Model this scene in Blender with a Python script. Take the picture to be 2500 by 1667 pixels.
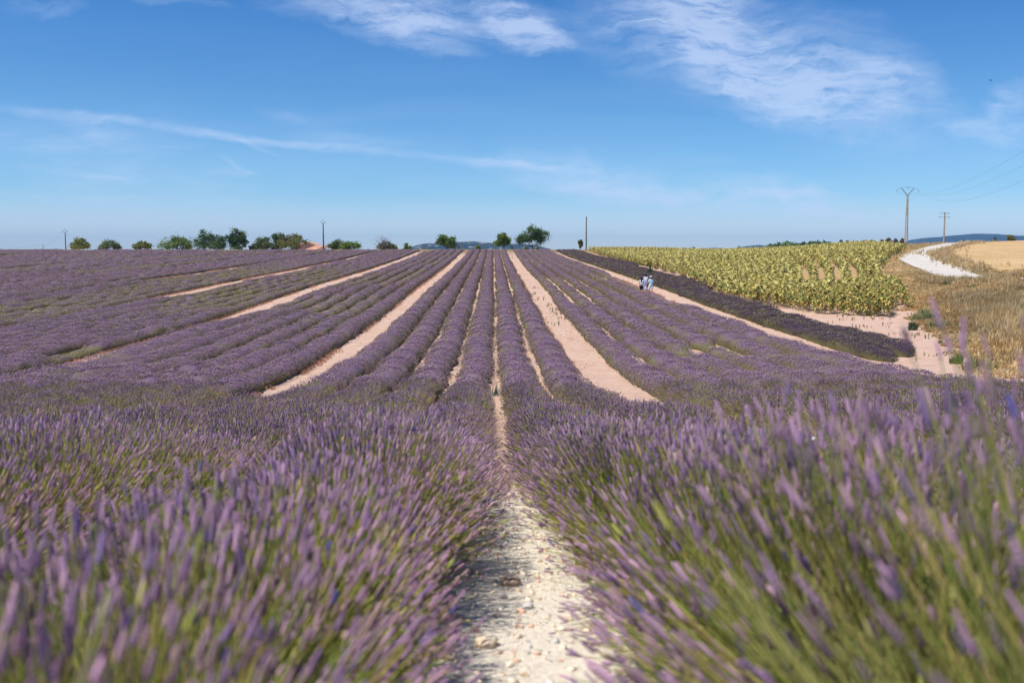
import bpy, bmesh, math, random
import numpy as np
from mathutils import Vector, Matrix, Euler
for o in list(bpy.data.objects): bpy.data.objects.remove(o)
scene = bpy.context.scene
COL = scene.collection
rng = np.random.default_rng(7)
random.seed(7)
R = math.radians

# ------------------------------------------------------------------ camera
FPX = 2430.0; CXp, CYp = 1250.0, 833.5
YH = 625.0; VPX = 1205.0
PITCH = math.atan((CYp-YH)/FPX); YAW = math.atan((CXp-VPX)/FPX)
HC = 1.15
cam = bpy.data.cameras.new('camera'); camo = bpy.data.objects.new('camera', cam); COL.objects.link(camo)
cam.sensor_width = 36; cam.lens = 36*FPX/2500.0
cam.clip_start = 0.05; cam.clip_end = 30000
camo.location = (0, 0, HC)
camo.rotation_euler = (math.pi/2-PITCH, 0, -YAW)
cam.dof.use_dof = True; cam.dof.focus_distance = 26; cam.dof.aperture_fstop = 2.5
scene.camera = camo
CR = camo.rotation_euler.to_matrix()
def ray(px, py):
    return (CR @ Vector(((px-CXp)/FPX, -(py-CYp)/FPX, -1))).normalized()

# ------------------------------------------------------------------ sun, sky
SUN_EL, SUN_FROM = R(63), (-0.80, -0.42)
SUN_AZ = math.atan2(SUN_FROM[0], SUN_FROM[1])       # clockwise from +Y
sd = bpy.data.lights.new('sun', 'SUN'); sd.energy = 4.3; sd.angle = R(0.53); sd.color = (1.0, 0.95, 0.87)
so = bpy.data.objects.new('sun', sd); COL.objects.link(so)
dsun = Vector((math.sin(SUN_AZ)*math.cos(SUN_EL), math.cos(SUN_AZ)*math.cos(SUN_EL), math.sin(SUN_EL)))
so.rotation_euler = dsun.to_track_quat('Z', 'Y').to_euler(); so.location = (-30, -20, 60)
scene.view_settings.view_transform = 'Standard'; scene.view_settings.look = 'None'
scene.view_settings.exposure = 0.25; scene.view_settings.gamma = 1

class NT:
    def __init__(s, tree): s.t = tree; s.n = tree.nodes; s.l = tree.links
    def add(s, typ, **kw):
        nd = s.n.new(typ)
        for k, v in kw.items(): setattr(nd, k, v)
        return nd
    def link(s, a, b): s.l.new(a, b)
    def put(s, inp, v):
        if hasattr(v, 'is_linked') or isinstance(v, bpy.types.NodeSocket): s.l.new(v, inp)
        else: inp.default_value = v
    def math(s, op, a, b=None, c=None, clamp=False):
        nd = s.n.new('ShaderNodeMath'); nd.operation = op; nd.use_clamp = clamp
        s.put(nd.inputs[0], a)
        if b is not None: s.put(nd.inputs[1], b)
        if c is not None: s.put(nd.inputs[2], c)
        return nd.outputs[0]
    def vmath(s, op, a, b=None):
        nd = s.n.new('ShaderNodeVectorMath'); nd.operation = op
        s.put(nd.inputs[0], a)
        if b is not None: s.put(nd.inputs[1], b)
        return nd.outputs[0]
    def noise(s, vec, scale, detail=4, rough=.5, dist=0):
        nd = s.n.new('ShaderNodeTexNoise'); s.put(nd.inputs['Vector'], vec)
        nd.inputs['Scale'].default_value = scale; nd.inputs['Detail'].default_value = detail
        nd.inputs['Roughness'].default_value = rough; nd.inputs['Distortion'].default_value = dist
        return nd
    def ramp(s, fac, stops):
        nd = s.n.new('ShaderNodeValToRGB'); s.put(nd.inputs[0], fac)
        el = nd.color_ramp.elements
        while len(el) < len(stops): el.new(0.5)
        for e, (p, c) in zip(el, stops):
            e.position = p; e.color = (c[0], c[1], c[2], 1) if hasattr(c, '__len__') else (c, c, c, 1)
        return nd.outputs[0]
    def mix(s, fac, a, b, blend='MIX'):
        nd = s.n.new('ShaderNodeMix'); nd.data_type = 'RGBA'; nd.blend_type = blend
        s.put(nd.inputs[0], fac)
        for i, v in ((6, a), (7, b)):
            if isinstance(v, bpy.types.NodeSocket): s.l.new(v, nd.inputs[i])
            else: nd.inputs[i].default_value = (v[0], v[1], v[2], 1)
        return nd.outputs[2]

world = bpy.data.worlds.new('World'); scene.world = world; world.use_nodes = True
W = NT(world.node_tree); W.n.clear()
sky = W.add('ShaderNodeTexSky', sky_type='NISHITA'); sky.sun_disc = False
sky.sun_elevation = SUN_EL; sky.sun_rotation = SUN_AZ; sky.air_density = 1.0; sky.dust_density = 0.5; sky.ozone_density = 2.2
sky.altitude = 600
tc = W.add('ShaderNodeTexCoord'); sep = W.add('ShaderNodeSeparateXYZ'); W.link(tc.outputs['Generated'], sep.inputs[0])
yy = W.math('MAXIMUM', sep.outputs[1], 0.05)
u = W.math('DIVIDE', sep.outputs[0], yy); v = W.math('DIVIDE', sep.outputs[2], yy)
cmb = W.add('ShaderNodeCombineXYZ'); W.link(u, cmb.inputs[0]); W.link(v, cmb.inputs[1])
UV = cmb.outputs[0]
wn = W.noise(UV, 7, 5, .6).outputs['Color']
wn2 = W.noise(UV, 30, 4, .6).outputs['Color']
off = W.vmath('MULTIPLY', W.vmath('SUBTRACT', wn, (.5, .5, .5)), (.11, .075, 0))
off2 = W.vmath('MULTIPLY', W.vmath('SUBTRACT', wn2, (.5, .5, .5)), (.012, .008, 0))
UVw = W.vmath('ADD', W.vmath('ADD', UV, off), off2)
UVs = W.vmath('ADD', UV, W.vmath('MULTIPLY', off, (.3, .3, 0)))
def dir_uv(px, py):
    d = ray(px, py); return d.x/d.y, d.z/d.y
def stroke(x1, y1, x2, y2, wid, amp, warp=True):
    u1, v1 = dir_uv(x1, y1); u2, v2 = dir_uv(x2, y2)
    m = W.add('ShaderNodeMapping', vector_type='TEXTURE'); W.link(UVw if warp else UVs, m.inputs[0])
    L = math.hypot(u2-u1, v2-v1)/2
    m.inputs['Location'].default_value = ((u1+u2)/2, (v1+v2)/2, 0)
    m.inputs['Rotation'].default_value = (0, 0, math.atan2(v2-v1, u2-u1))
    m.inputs['Scale'].default_value = (L*1.25, wid/FPX, 1)
    ln = W.add('ShaderNodeVectorMath', operation='LENGTH'); W.link(m.outputs[0], ln.inputs[0])
    g = W.math('SUBTRACT', 1.0, ln.outputs['Value'], clamp=True)
    g = W.math('SMOOTH_MIN', W.math('MULTIPLY', g, 1.5), 1.0, .3)
    return W.math('MULTIPLY', g, amp)
strokes = [
 (1400,-20,1950,170,190,1.05),(1600,60,2250,235,170,.85),(1850,190,2340,285,125,.9),(1750,200,2080,260,90,.8),(1650,130,1900,240,60,.6),(1500,-60,1800,60,160,.9),
 (640,-25,1130,85,85,1.1),(860,20,1130,110,55,.9),(900,-30,1380,100,60,.8),(1180,15,1385,108,48,1.1),(1150,-10,1400,90,55,.55),(1020,125,1200,125,25,.25),
 (20,0,230,30,26,.45),(350,-8,560,22,22,.5),
 (2330,330,2530,330,42,1.3),(2420,300,2520,215,45,1.0),(2280,320,2400,305,20,.4),
 (1180,395,1700,470,60,1.0),(1250,440,1640,460,34,.8),(1500,480,2120,495,60,1.0),(1760,500,2060,450,20,.9),(1830,480,2200,520,28,.8),
 (1840,435,1930,430,20,.5),(-40,330,400,380,85,.5),(0,430,700,470,70,.42),(200,500,900,540,70,.32),(640,270,900,330,34,.16),(900,520,1500,560,50,.3),
 (1080,375,1230,385,30,.3)]
thin = [(-40,258,340,300,16,.75),(250,290,700,352,15,.8),(600,340,1060,385,13,.8),(950,378,1450,415,13,.55),(530,380,630,428,9,.6),(500,425,630,420,14,.5),
 (560,330,690,378,7,.45),(350,350,540,358,14,.4),(60,355,300,365,14,.4),(150,300,330,345,30,.45),(60,400,380,440,10,.55),(620,265,800,310,16,.2),(-40,470,420,480,12,.35),(700,330,1000,360,22,.4)]
dens = None
for sx in strokes:
    q = stroke(*sx); dens = q if dens is None else W.math('ADD', dens, q)
for sx in thin: dens = W.math('ADD', dens, W.math('MULTIPLY', stroke(*sx, warp=False), 1.05))
# fibrous cirrus structure
mp = W.add('ShaderNodeMapping'); W.link(UVw, mp.inputs[0]); mp.inputs['Rotation'].default_value = (0, 0, R(24)); mp.inputs['Scale'].default_value = (7, 44, 1)
fib = W.noise(mp.outputs[0], 1.6, 8, .66, .6).outputs[0]
mp2 = W.add('ShaderNodeMapping'); W.link(UVs, mp2.inputs[0]); mp2.inputs['Rotation'].default_value = (0, 0, R(60)); mp2.inputs['Scale'].default_value = (14, 50, 1)
fib2 = W.noise(mp2.outputs[0], 1.7, 7, .6, .4).outputs[0]
ff = W.math('ADD', W.math('MULTIPLY', fib, .6), W.math('MULTIPLY', fib2, .4))
ff = W.math('MULTIPLY', W.math('SUBTRACT', ff, .37), 3.6); ff = W.math('MAXIMUM', ff, 0.0); ff = W.math('MINIMUM', W.math('ADD', ff, .12), 1.3)
dens = W.math('MULTIPLY', dens, ff)
# faint veil everywhere low in the sky
mp3 = W.add('ShaderNodeMapping'); W.link(UVs, mp3.inputs[0]); mp3.inputs['Rotation'].default_value = (0, 0, R(6)); mp3.inputs['Scale'].default_value = (2.2, 16, 1)
veil = W.noise(mp3.outputs[0], 1.8, 6, .55, .5).outputs[0]
veil = W.math('MULTIPLY', W.math('SUBTRACT', veil, .42), 1.1, clamp=True)
vband = W.math('MULTIPLY', W.math('SUBTRACT', .24, v), 3.2, clamp=True)
dens = W.math('ADD', dens, W.math('MULTIPLY', W.math('MULTIPLY', veil, vband), 1.3))
dens = W.math('MULTIPLY', dens, 0.44)
dens = W.math('SMOOTH_MIN', dens, .62, .25)
front = W.math('GREATER_THAN', sep.outputs[1], .06)
dens = W.math('MULTIPLY', dens, front)
# air near the horizon: extra pale blue with elevation
hs = W.add('ShaderNodeHueSaturation'); W.link(sky.outputs[0], hs.inputs['Color']); hs.inputs['Saturation'].default_value = 1.12; hs.inputs['Value'].default_value = 1.0
skycol = hs.outputs[0]
tint = W.ramp(W.math('MULTIPLY', sep.outputs[2], 2.0), [(0.0, (1.12, 1.26, 1.50)), (.06, (.94, 1.06, 1.36)), (.12, (.62, .90, 1.18)), (.3, (.46, .76, 1.03)), (.62, (.22, .60, .98)), (1.0, (.17, .56, .95))])
skycol = W.mix(1.0, skycol, tint, 'MULTIPLY')
final = W.mix(dens, skycol, (5.6, 6.6, 8.6))
bg = W.add('ShaderNodeBackground'); W.link(final, bg.inputs[0]); bg.inputs[1].default_value = 0.105
ow = W.add('ShaderNodeOutputWorld'); W.link(bg.outputs[0], ow.inputs[0])
world.cycles.sampling_method = 'MANUAL'; world.cycles.sample_map_resolution = 512

# ------------------------------------------------------------------ helpers
def lin(r, g, b):
    f = lambda c: (c/255/12.92) if c/255 <= .04045 else ((c/255+.055)/1.055)**2.4
    return np.array([f(r), f(g), f(b)])
def hash2(i, j, s=0):
    n = (i.astype(np.int64)*374761393 + j.astype(np.int64)*668265263 + s*1274126177) & 0xffffffff
    n = ((n ^ (n >> 13))*1274126177) & 0xffffffff
    n = n ^ (n >> 16)
    return (n & 0xffff)/65535.0
def vnoise(x, y, s=0):
    x = np.asarray(x, float); y = np.asarray(y, float)+np.zeros_like(x)
    i = np.floor(x); j = np.floor(y); fx = x-i; fy = y-j
    fx = fx*fx*(3-2*fx); fy = fy*fy*(3-2*fy)
    a = hash2(i, j, s); b = hash2(i+1, j, s); c = hash2(i, j+1, s); d = hash2(i+1, j+1, s)
    return (a*(1-fx)+b*fx)*(1-fy)+(c*(1-fx)+d*fx)*fy
def fbm(x, y, s=0, o=3):
    t = 0; a = .5; n = 0
    for k in range(o):
        t = t+a*vnoise(x*2**k, y*2**k, s+k); n += a; a *= .5
    return t/n
def sstep(a, b, x):
    t = np.clip((x-a)/(b-a), 0, 1); return t*t*(3-2*t)

# terrain: hill profile along the rows (measured), lift towards the right
PD = np.array([-60,-20,-10,0,10,20,31,42,54,75,98,154,210,262,278,300,400,1000,3000,30000.])
PZ = np.array([4.5,.95,-.05,-1.15,-2.43,-3.68,-4.62,-4.95,-4.82,-4.35,-3.62,-2.2,-.6,1.08,1.3,1.05,-3,-22,-40,-40])+HC
PM = np.zeros_like(PZ); dl = np.diff(PZ)/np.diff(PD)
for k in range(1, len(PZ)-1):
    if dl[k-1]*dl[k] > 0:
        w1 = 2*(PD[k+1]-PD[k])+(PD[k]-PD[k-1]); w2 = (PD[k+1]-PD[k])+2*(PD[k]-PD[k-1])
        PM[k] = (w1+w2)/(w1/dl[k-1]+w2/dl[k])
PM[0] = dl[0]; PM[-1] = 0
def prof(d):
    d = np.clip(d, PD[0], PD[-1]-1); k = np.clip(np.searchsorted(PD, d, side='right')-1, 0, len(PD)-2)
    h = PD[k+1]-PD[k]; t = (d-PD[k])/h
    return (2*t**3-3*t**2+1)*PZ[k]+(t**3-2*t**2+t)*h*PM[k]+(-2*t**3+3*t**2)*PZ[k+1]+(t**3-t**2)*h*PM[k+1]
LX = np.array([0, 8, 16, 28, 36, 45, 62, 86, 110, 160, 400.]); LZ = np.array([0, .05, .4, .9, 1.25, 1.75, 2.5, 3.4, 4.2, 5.0, 6.])
def gz(x, y):
    x = np.asarray(x, float); y = np.asarray(y, float)
    cr = 275-80*sstep(30, 62, x)
    e = np.maximum(y-cr, 0)
    zb = prof(np.minimum(y, cr))-np.where(e < 60, .0006*e*e, 2.16+.072*(e-60))
    bl = sstep(330, 520, y); z = zb*(1-bl)+prof(y)*bl
    lift = np.interp(x, LX, LZ)
    fade = 1-sstep(330, 900, y)
    bank = .55*np.exp(-((x-38)/7.)**2)*sstep(38, 60, y)*(1-sstep(95, 140, y))
    bank = bank+.75*np.exp(-((x-39)/4.5)**2-((y-72.5)/4.)**2)+.9*np.exp(-((x-46)/4.)**2-((y-79)/4.)**2)
    lift = lift*(1-sstep(130, 245, y)*(1-sstep(35, 85, x)))
    z = z+lift*fade+bank
    z = z+.10*(fbm(x/9, y/9, 11)-.5)*sstep(6, 40, np.abs(x)+y)
    return z
def hit(px, py, lo=1.5, hi=420):
    d = ray(px, py); t = np.geomspace(lo, hi, 4000)
    X = d.x*t; Y = d.y*t; Z = HC+d.z*t
    below = np.nonzero(Z < gz(X, Y))[0]
    i = below[0] if len(below) else np.argmin(Z-gz(X, Y))
    return float(X[i]), float(Y[i]), float(gz(X[i:i+1], Y[i:i+1])[0])
def G(x, y): return float(gz(np.array([x]), np.array([y]))[0])
def at(px, D):
    """ground point under picture column px at distance D along the rows"""
    d = ray(px, 620); return d.x/d.y*D

class MB:
    def __init__(s): s.v = []; s.f = []; s.c = []; s.n = 0
    def add(s, v, f, c):
        v = np.asarray(v, np.float32).reshape(-1, 3); f = np.asarray(f, np.int32)
        if len(v) == 0 or len(f) == 0: return
        c = np.asarray(c, np.float32)
        if c.ndim == 1: c = np.tile(c, (len(v), 1))
        s.v.append(v); s.f.append(f+s.n); s.c.append(c); s.n += len(v)
    def build(s, name, mat, parent=None, smooth=False, link=True):
        me = bpy.data.meshes.new(name)
        V = np.concatenate(s.v); C = np.concatenate(s.c)
        me.vertices.add(len(V)); me.vertices.foreach_set('co', V.ravel())
        lt = np.concatenate([np.full(len(f), f.shape[1], np.int32) for f in s.f]); li = np.concatenate([f.ravel() for f in s.f])
        me.loops.add(len(li)); me.loops.foreach_set('vertex_index', li)
        me.polygons.add(len(lt)); ls = np.concatenate([[0], np.cumsum(lt)[:-1]]).astype(np.int32)
        me.polygons.foreach_set('loop_start', ls)
        me.update(calc_edges=True)
        a = me.color_attributes.new('Col', 'FLOAT_COLOR', 'POINT')
        a.data.foreach_set('color', np.concatenate([C, np.ones((len(C), 1), np.float32)], 1).astype(np.float32).ravel())
        if smooth: me.polygons.foreach_set('use_smooth', np.ones(len(lt), bool))
        me.materials.append(mat)
        o = bpy.data.objects.new(name, me)
        if link: COL.objects.link(o)
        if parent is not None: o.parent = parent
        return o
    # simple solids -------------------------------------------------
    def tube(s, pts, rad, col, sides=6, cap=True):
        pts = np.asarray(pts, float); n = len(pts); rad = np.broadcast_to(np.asarray(rad, float), (n,))
        ang = np.linspace(0, 2*np.pi, sides, endpoint=False)
        V = []
        for i in range(n):
            t = pts[min(i+1, n-1)]-pts[max(i-1, 0)]; t = t/(np.linalg.norm(t)+1e-9)
            a = np.cross(t, (0, 0, 1) if abs(t[2]) < .9 else (1, 0, 0)); a /= np.linalg.norm(a); b = np.cross(t, a)
            V.append(pts[i]+rad[i]*(np.outer(np.cos(ang), a)+np.outer(np.sin(ang), b)))
        V = np.concatenate(V); F = []
        for i in range(n-1):
            for k in range(sides):
                F.append((i*sides+k, i*sides+(k+1) % sides, (i+1)*sides+(k+1) % sides, (i+1)*sides+k))
        s.add(V, F, col)
        if cap:
            s.add(V[:sides], [list(range(sides))[::-1]], col); s.add(V[-sides:], [list(range(sides))], col)
    def box(s, c, d, col, rz=0, taper=1.0):
        x, y, z = [q/2 for q in d]
        V = np.array([(-x,-y,-z),(x,-y,-z),(x,y,-z),(-x,y,-z),(-x*taper,-y*taper,z),(x*taper,-y*taper,z),(x*taper,y*taper,z),(-x*taper,y*taper,z)])
        cs, sn = math.cos(rz), math.sin(rz)
        V = V@np.array([[cs, sn, 0], [-sn, cs, 0], [0, 0, 1]])+np.array(c)
        s.add(V, [(0,3,2,1),(4,5,6,7),(0,1,5,4),(1,2,6,5),(2,3,7,6),(3,0,4,7)], col)
    def blob(s, c, d, col, seg=8, rings=6, jit=0, seed=0):
        th = np.linspace(0, np.pi, rings+1)[1:-1]; ph = np.linspace(0, 2*np.pi, seg, endpoint=False)
        V = [(0, 0, 1)]+[(math.sin(t)*math.cos(p), math.sin(t)*math.sin(p), math.cos(t)) for t in th for p in ph]+[(0, 0, -1)]
        V = np.array(V); 
        if jit: V = V*(1+jit*(np.random.default_rng(seed).random((len(V), 1))-.5))
        V = V*np.array(d)/2+np.array(c); T = []; Q = []
        for k in range(seg): T.append((0, 1+k, 1+(k+1) % seg)); b = 1+(rings-2)*seg; T.append((len(V)-1, b+(k+1) % seg, b+k))
        for i in range(rings-2):
            for k in range(seg): Q.append((1+i*seg+k, 1+(i+1)*seg+k, 1+(i+1)*seg+(k+1) % seg, 1+i*seg+(k+1) % seg))
        col = np.asarray(col, float)
        s.add(V, T, col); s.add(V, Q, col)

def inst(mb, tv, tf, pos, axis, L, Rd, col, spin=None):
    """copies of a template (axis +Z, unit length, unit radius) merged in one mesh"""
    N = len(pos)
    if N == 0: return
    axis = axis/np.maximum(np.linalg.norm(axis, axis=1, keepdims=True), 1e-9)
    ref = np.where(np.abs(axis[:, 2:3]) < .9, np.array([[0, 0, 1.]]), np.array([[1., 0, 0]]))
    a = np.cross(axis, ref); a /= np.linalg.norm(a, axis=1, keepdims=True); b = np.cross(axis, a)
    if spin is None: spin = rng.random(N)*6.283
    c_, s_ = np.cos(spin)[:, None], np.sin(spin)[:, None]
    a, b = a*c_+b*s_, b*c_-a*s_
    L = np.broadcast_to(L, (N,)); Rd = np.broadcast_to(Rd, (N,))
    V = pos[:, None, :]+tv[None, :, 0:1]*(a*Rd[:, None])[:, None, :]+tv[None, :, 1:2]*(b*Rd[:, None])[:, None, :]+tv[None, :, 2:3]*(axis*L[:, None])[:, None, :]
    nv = len(tv); F = (np.asarray(tf)[None]+(np.arange(N)*nv)[:, None, None]).reshape(-1, len(tf[0]))
    if col.ndim == 2: C = np.repeat(col[:, None, :], nv, 1)
    else: C = col
    mb.add(V.reshape(-1, 3), F, C.reshape(-1, 3))

def spindle(sides, prof_):
    V = []; F = []
    for (z, r) in prof_:
        for k in range(sides):
            a = 2*math.pi*(k+.5*(len(V)//sides % 2)*0)/sides; V.append((r*math.cos(a), r*math.sin(a), z))
    for i in range(len(prof_)-1):
        for k in range(sides): F.append((i*sides+k, i*sides+(k+1) % sides, (i+1)*sides+(k+1) % sides, (i+1)*sides+k))
    return np.array(V), F
SP0 = spindle(5, [(0,.2),(.05,.75),(.12,.9),(.17,.5),(.24,1.05),(.31,.95),(.36,.55),(.43,1.05),(.5,.9),(.55,.55),(.63,.95),(.7,.8),(.75,.5),(.83,.75),(.92,.55),(1,.08)])
SP1 = spindle(4, [(0,.25),(.12,.95),(.3,.7),(.5,1.),(.68,.65),(.82,.75),(1,.1)])
SP2 = spindle(3, [(0,.2),(.35,1.),(.75,.8),(1,.05)])
SP3 = (np.array([(0,0,0),(1,0,.4),(-.5,.87,.45),(-.5,-.87,.5),(0,0,1.)]), [(0,2,1),(0,3,2),(0,1,3),(1,2,4),(2,3,4),(3,1,4)])
STEM = (np.array([(1,0,0),(-.5,.87,0),(-.5,-.87,0),(.8,0,1),(-.4,.7,1),(-.4,-.7,1)]), [(0,1,4,3),(1,2,5,4),(2,0,3,5)])
RIB = (np.array([(1,0,0),(-1,0,0),(-.8,0,1),(.8,0,1)]), [(0,1,2,3)])
LEAF = (np.array([(0,0,0),(1,.15,.45),(0,-.1,1),(-1,.15,.45)]), [(0,1,2,3)])

# ------------------------------------------------------------------ materials
def vmat(name, rough=.8, trans=0.0, bump=0.0, bscale=30, spec=.2, var=0.0, vscale=5):
    m = bpy.data.materials.new(name); m.use_nodes = True; T = NT(m.node_tree)
    b = T.n['Principled BSDF']; at_ = T.add('ShaderNodeAttribute', attribute_name='Col')
    col = at_.outputs['Color']; tcd = T.add('ShaderNodeTexCoord')
    if var:
        nz = T.noise(tcd.outputs['Object'], vscale, 5, .6).outputs[0]
        k = T.ramp(nz, [(.3, 1-var), (.7, 1+var)])
        col = T.mix(1.0, col, k, 'MULTIPLY')
    T.link(col, b.inputs['Base Color']); b.inputs['Roughness'].default_value = rough; b.inputs['Specular IOR Level'].default_value = spec
    if bump:
        bp = T.add('ShaderNodeBump'); bp.inputs['Strength'].default_value = bump; bp.inputs['Distance'].default_value = .02
        T.link(T.noise(tcd.outputs['Object'], bscale, 6, .6).outputs[0], bp.inputs['Height']); T.link(bp.outputs[0], b.inputs['Normal'])
    if trans:
        tr = T.add('ShaderNodeBsdfTranslucent'); T.link(col, tr.inputs[0]); mx = T.add('ShaderNodeMixShader'); mx.inputs[0].default_value = trans
        T.link(b.outputs[0], mx.inputs[1]); T.link(tr.outputs[0], mx.inputs[2]); T.link(mx.outputs[0], T.n['Material Output'].inputs[0])
    return m
M_lav = vmat('lavender', .75, .32, spec=.15)
M_leaf = vmat('leaves', .6, .3, spec=.3)
M_grass = vmat('dry_grass', .8, .3)
M_bark = vmat('bark', .9, 0, .6, 8, var=.35, vscale=3)
M_cloth = vmat('cloth', .85, 0, .2, 60)
M_skin = vmat('skin', .55, 0)
M_wood = vmat('pole', .85, 0, .3, 10, var=.25, vscale=2)
M_metal = vmat('galvanised_metal', .5, 0)
M_stone = vmat('stone', .9, 0, .5, 60, var=.2, vscale=25)
M_plain = vmat('plaster', .9, 0, .3, 5, var=.15, vscale=1)

def ground_mat():
    m = bpy.data.materials.new('soil'); m.use_nodes = True; T = NT(m.node_tree); b = T.n['Principled BSDF']
    g = T.add('ShaderNodeNewGeometry'); P = g.outputs['Position']
    n1 = T.noise(P, .22, 5, .6).outputs[0]; n2 = T.noise(P, 2.3, 6, .65).outputs[0]; n3 = T.noise(P, 28, 5, .7).outputs[0]
    a = T.mix(T.ramp(n2, [(.35, 0), (.68, 1)]), tuple(lin(198,156,130)), tuple(lin(234,206,184)))
    a = T.mix(T.ramp(n1, [(.35, 0), (.7, .75)]), a, tuple(lin(226,196,174)))
    a = T.mix(T.ramp(n3, [(.25, .8), (.60, 0)]), a, tuple(lin(146,106,84)))
    vor = T.add('ShaderNodeTexVoronoi'); T.link(P, vor.inputs['Vector']); vor.inputs['Scale'].default_value = 14
    st = T.ramp(vor.outputs['Distance'], [(.16, 1), (.3, 0)])
    a = T.mix(T.math('MULTIPLY', st, .55), a, tuple(lin(232,214,200)))
    # dry vegetation zones come from the Col attribute (r = dry grass, g = stubble, b = chalky gravel)
    at_ = T.add('ShaderNodeAttribute', attribute_name='Col'); sp = T.add('ShaderNodeSeparateColor'); T.link(at_.outputs['Color'], sp.inputs[0])
    gr = T.mix(T.ramp(n2, [(.35, 0), (.65, 1)]), tuple(lin(165,135,95)), tuple(lin(200,172,128)))
    gr = T.mix(T.ramp(n3, [(.3, .5), (.6, 0)]), gr, tuple(lin(120,96,66)))
    k = T.math('ADD', sp.outputs[0], T.math('MULTIPLY', T.math('SUBTRACT', n2, .5), .9)); k = T.ramp(k, [(.42, 0), (.6, 1)])
    a = T.mix(k, a, gr)
    ch = T.mix(T.ramp(n3, [(.35, 0), (.6, 1)]), tuple(lin(226,212,190)), tuple(lin(244,234,216)))
    k3 = T.math('ADD', sp.outputs[2], T.math('MULTIPLY', T.math('SUBTRACT', n2, .5), .7)); k3 = T.ramp(k3, [(.25, 0), (.6, 1)])
    a = T.mix(k3, a, ch)
    T.link(a, b.inputs['Base Color']); b.inputs['Roughness'].default_value = .95; b.inputs['Specular IOR Level'].default_value = .1
    bp = T.add('ShaderNodeBump'); bp.inputs['Strength'].default_value = .8; bp.inputs['Distance'].default_value = .04
    h = T.math('ADD', n3, T.math('MULTIPLY', n2, .8)); h = T.math('ADD', h, T.math('MULTIPLY', st, .6))
    T.link(h, bp.inputs['Height']); T.link(bp.outputs[0], b.inputs['Normal'])
    return m
def tex_mat(name, cols, scale, rough=.95, bump=.5, fine=20, stretch=None):
    m = bpy.data.materials.new(name); m.use_nodes = True; T = NT(m.node_tree); b = T.n['Principled BSDF']
    g = T.add('ShaderNodeNewGeometry'); P = g.outputs['Position']
    if stretch:
        mpp = T.add('ShaderNodeMapping'); T.link(P, mpp.inputs[0]); mpp.inputs['Rotation'].default_value = (0, 0, stretch[0]); mpp.inputs['Scale'].default_value = stretch[1]; P1 = mpp.outputs[0]
    else: P1 = P
    n1 = T.noise(P1, scale, 6, .62).outputs[0]; n2 = T.noise(P, fine, 5, .65).outputs[0]
    a = T.ramp(n1, [(.3+.4*i/(len(cols)-1), tuple(c)) for i, c in enumerate(cols)])
    a = T.mix(1.0, a, T.ramp(n2, [(.3, .66), (.62, 1.1)]), 'MULTIPLY')
    T.link(a, b.inputs['Base Color']); b.inputs['Roughness'].default_value = rough; b.inputs['Specular IOR Level'].default_value = .1
    bp = T.add('ShaderNodeBump'); bp.inputs['Strength'].default_value = bump; bp.inputs['Distance'].default_value = .05
    T.link(n2, bp.inputs['Height']); T.link(bp.outputs[0], b.inputs['Normal'])
    return m

def tag(o, label=None, cat=None, group=None, kind=None):
    if label: o['label'] = label
    if cat: o['category'] = cat
    if group: o['group'] = group
    if kind: o['kind'] = kind
    return o
def empty(name, loc, rz=0):
    e = bpy.data.objects.new(name, None); COL.objects.link(e); e.location = loc; e.rotation_euler = (0, 0, rz); e.empty_display_size = .3
    return e

# ------------------------------------------------------------------ layout of the field
S = 1.65; X0 = 0.10
tracksL = [-4.42-6.9*k for k in range(14)]; 
blocks = []                              # (kind, list of row offsets)
blocks.append(('c', [-3.5,-2.5,-1.5,-.5,.5,1.5]))
for k in range(13): blocks.append(('l%d' % k, [-5.36-6.9*k-j for j in range(6)]))
blocks.append(('r0', [3.46+j for j in range(6)])); blocks.append(('r1', [10.4+j for j in range(6)]))
LAV_R = (15.4*S+X0)+.8
SUN_L = 28.9                            # left edge of the sunflower crop
def poly(pts, lo=1.5): return np.array([hit(*p, lo=lo)[:2] for p in pts])
# right border of the sunflowers / left border of the grass bank, near to far
bank_edge = poly([(2420,930),(2335,865),(2275,812),(2235,765),(2205,725),(2180,690),(2163,660),(2175,635),(2215,612)])
bank_edge = bank_edge[np.argsort(bank_edge[:, 1])]
bank_edge = np.vstack([[bank_edge[0, 0]-.3, 20], bank_edge, [bank_edge[-1, 0]+14, 260]])
def bankx(y): return np.interp(y, bank_edge[:, 1], bank_edge[:, 0])
road_c = [(2500,700,30),(2420,689,30),(2350,676,45),(2290,655,62),(2245,638,80),(2235,625,82),(2262,611,62),(2298,602,40),(2325,598.5,34)]

def zone(x, y):
    dry = sstep(-1.6, 1.6, x-bankx(y))*sstep(22, 32, x+.2*y)
    dry = np.maximum(dry, sstep(268, 274, y+3*(fbm(x/3, y/3, 5)-.5))*.9)
    dry = np.maximum(dry, (x > 60)*(y > 196)*1.0)
    dry = np.maximum(dry, .60*sstep(70, 76, y)*sstep(22, 24, x))
    ch = (1-sstep(.9, 2.6, np.abs(x-X0)))*(1-sstep(6, 14, y))
    return np.stack([dry, np.zeros_like(dry), ch], -1)
def axis(parts):
    out = []
    for a, b, st in parts: out += list(np.arange(a, b, st))
    return np.array(sorted(set(np.round(out, 4))))
gx = axis([(-9000,-1500,1500),(-1500,-300,150),(-300,-60,12),(-60,-6,3),(-6,6,.4),(6,20,2),(20,110,1.),(110,300,15),(300,1500,150),(1500,9001,1500)])
gy = axis([(-60,-4,4),(-4,16,.4),(16,62,2),(62,330,1.5),(330,1000,40),(1000,12001,500)])
GX, GY = np.meshgrid(gx, gy); GZ = gz(GX, GY)
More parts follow.
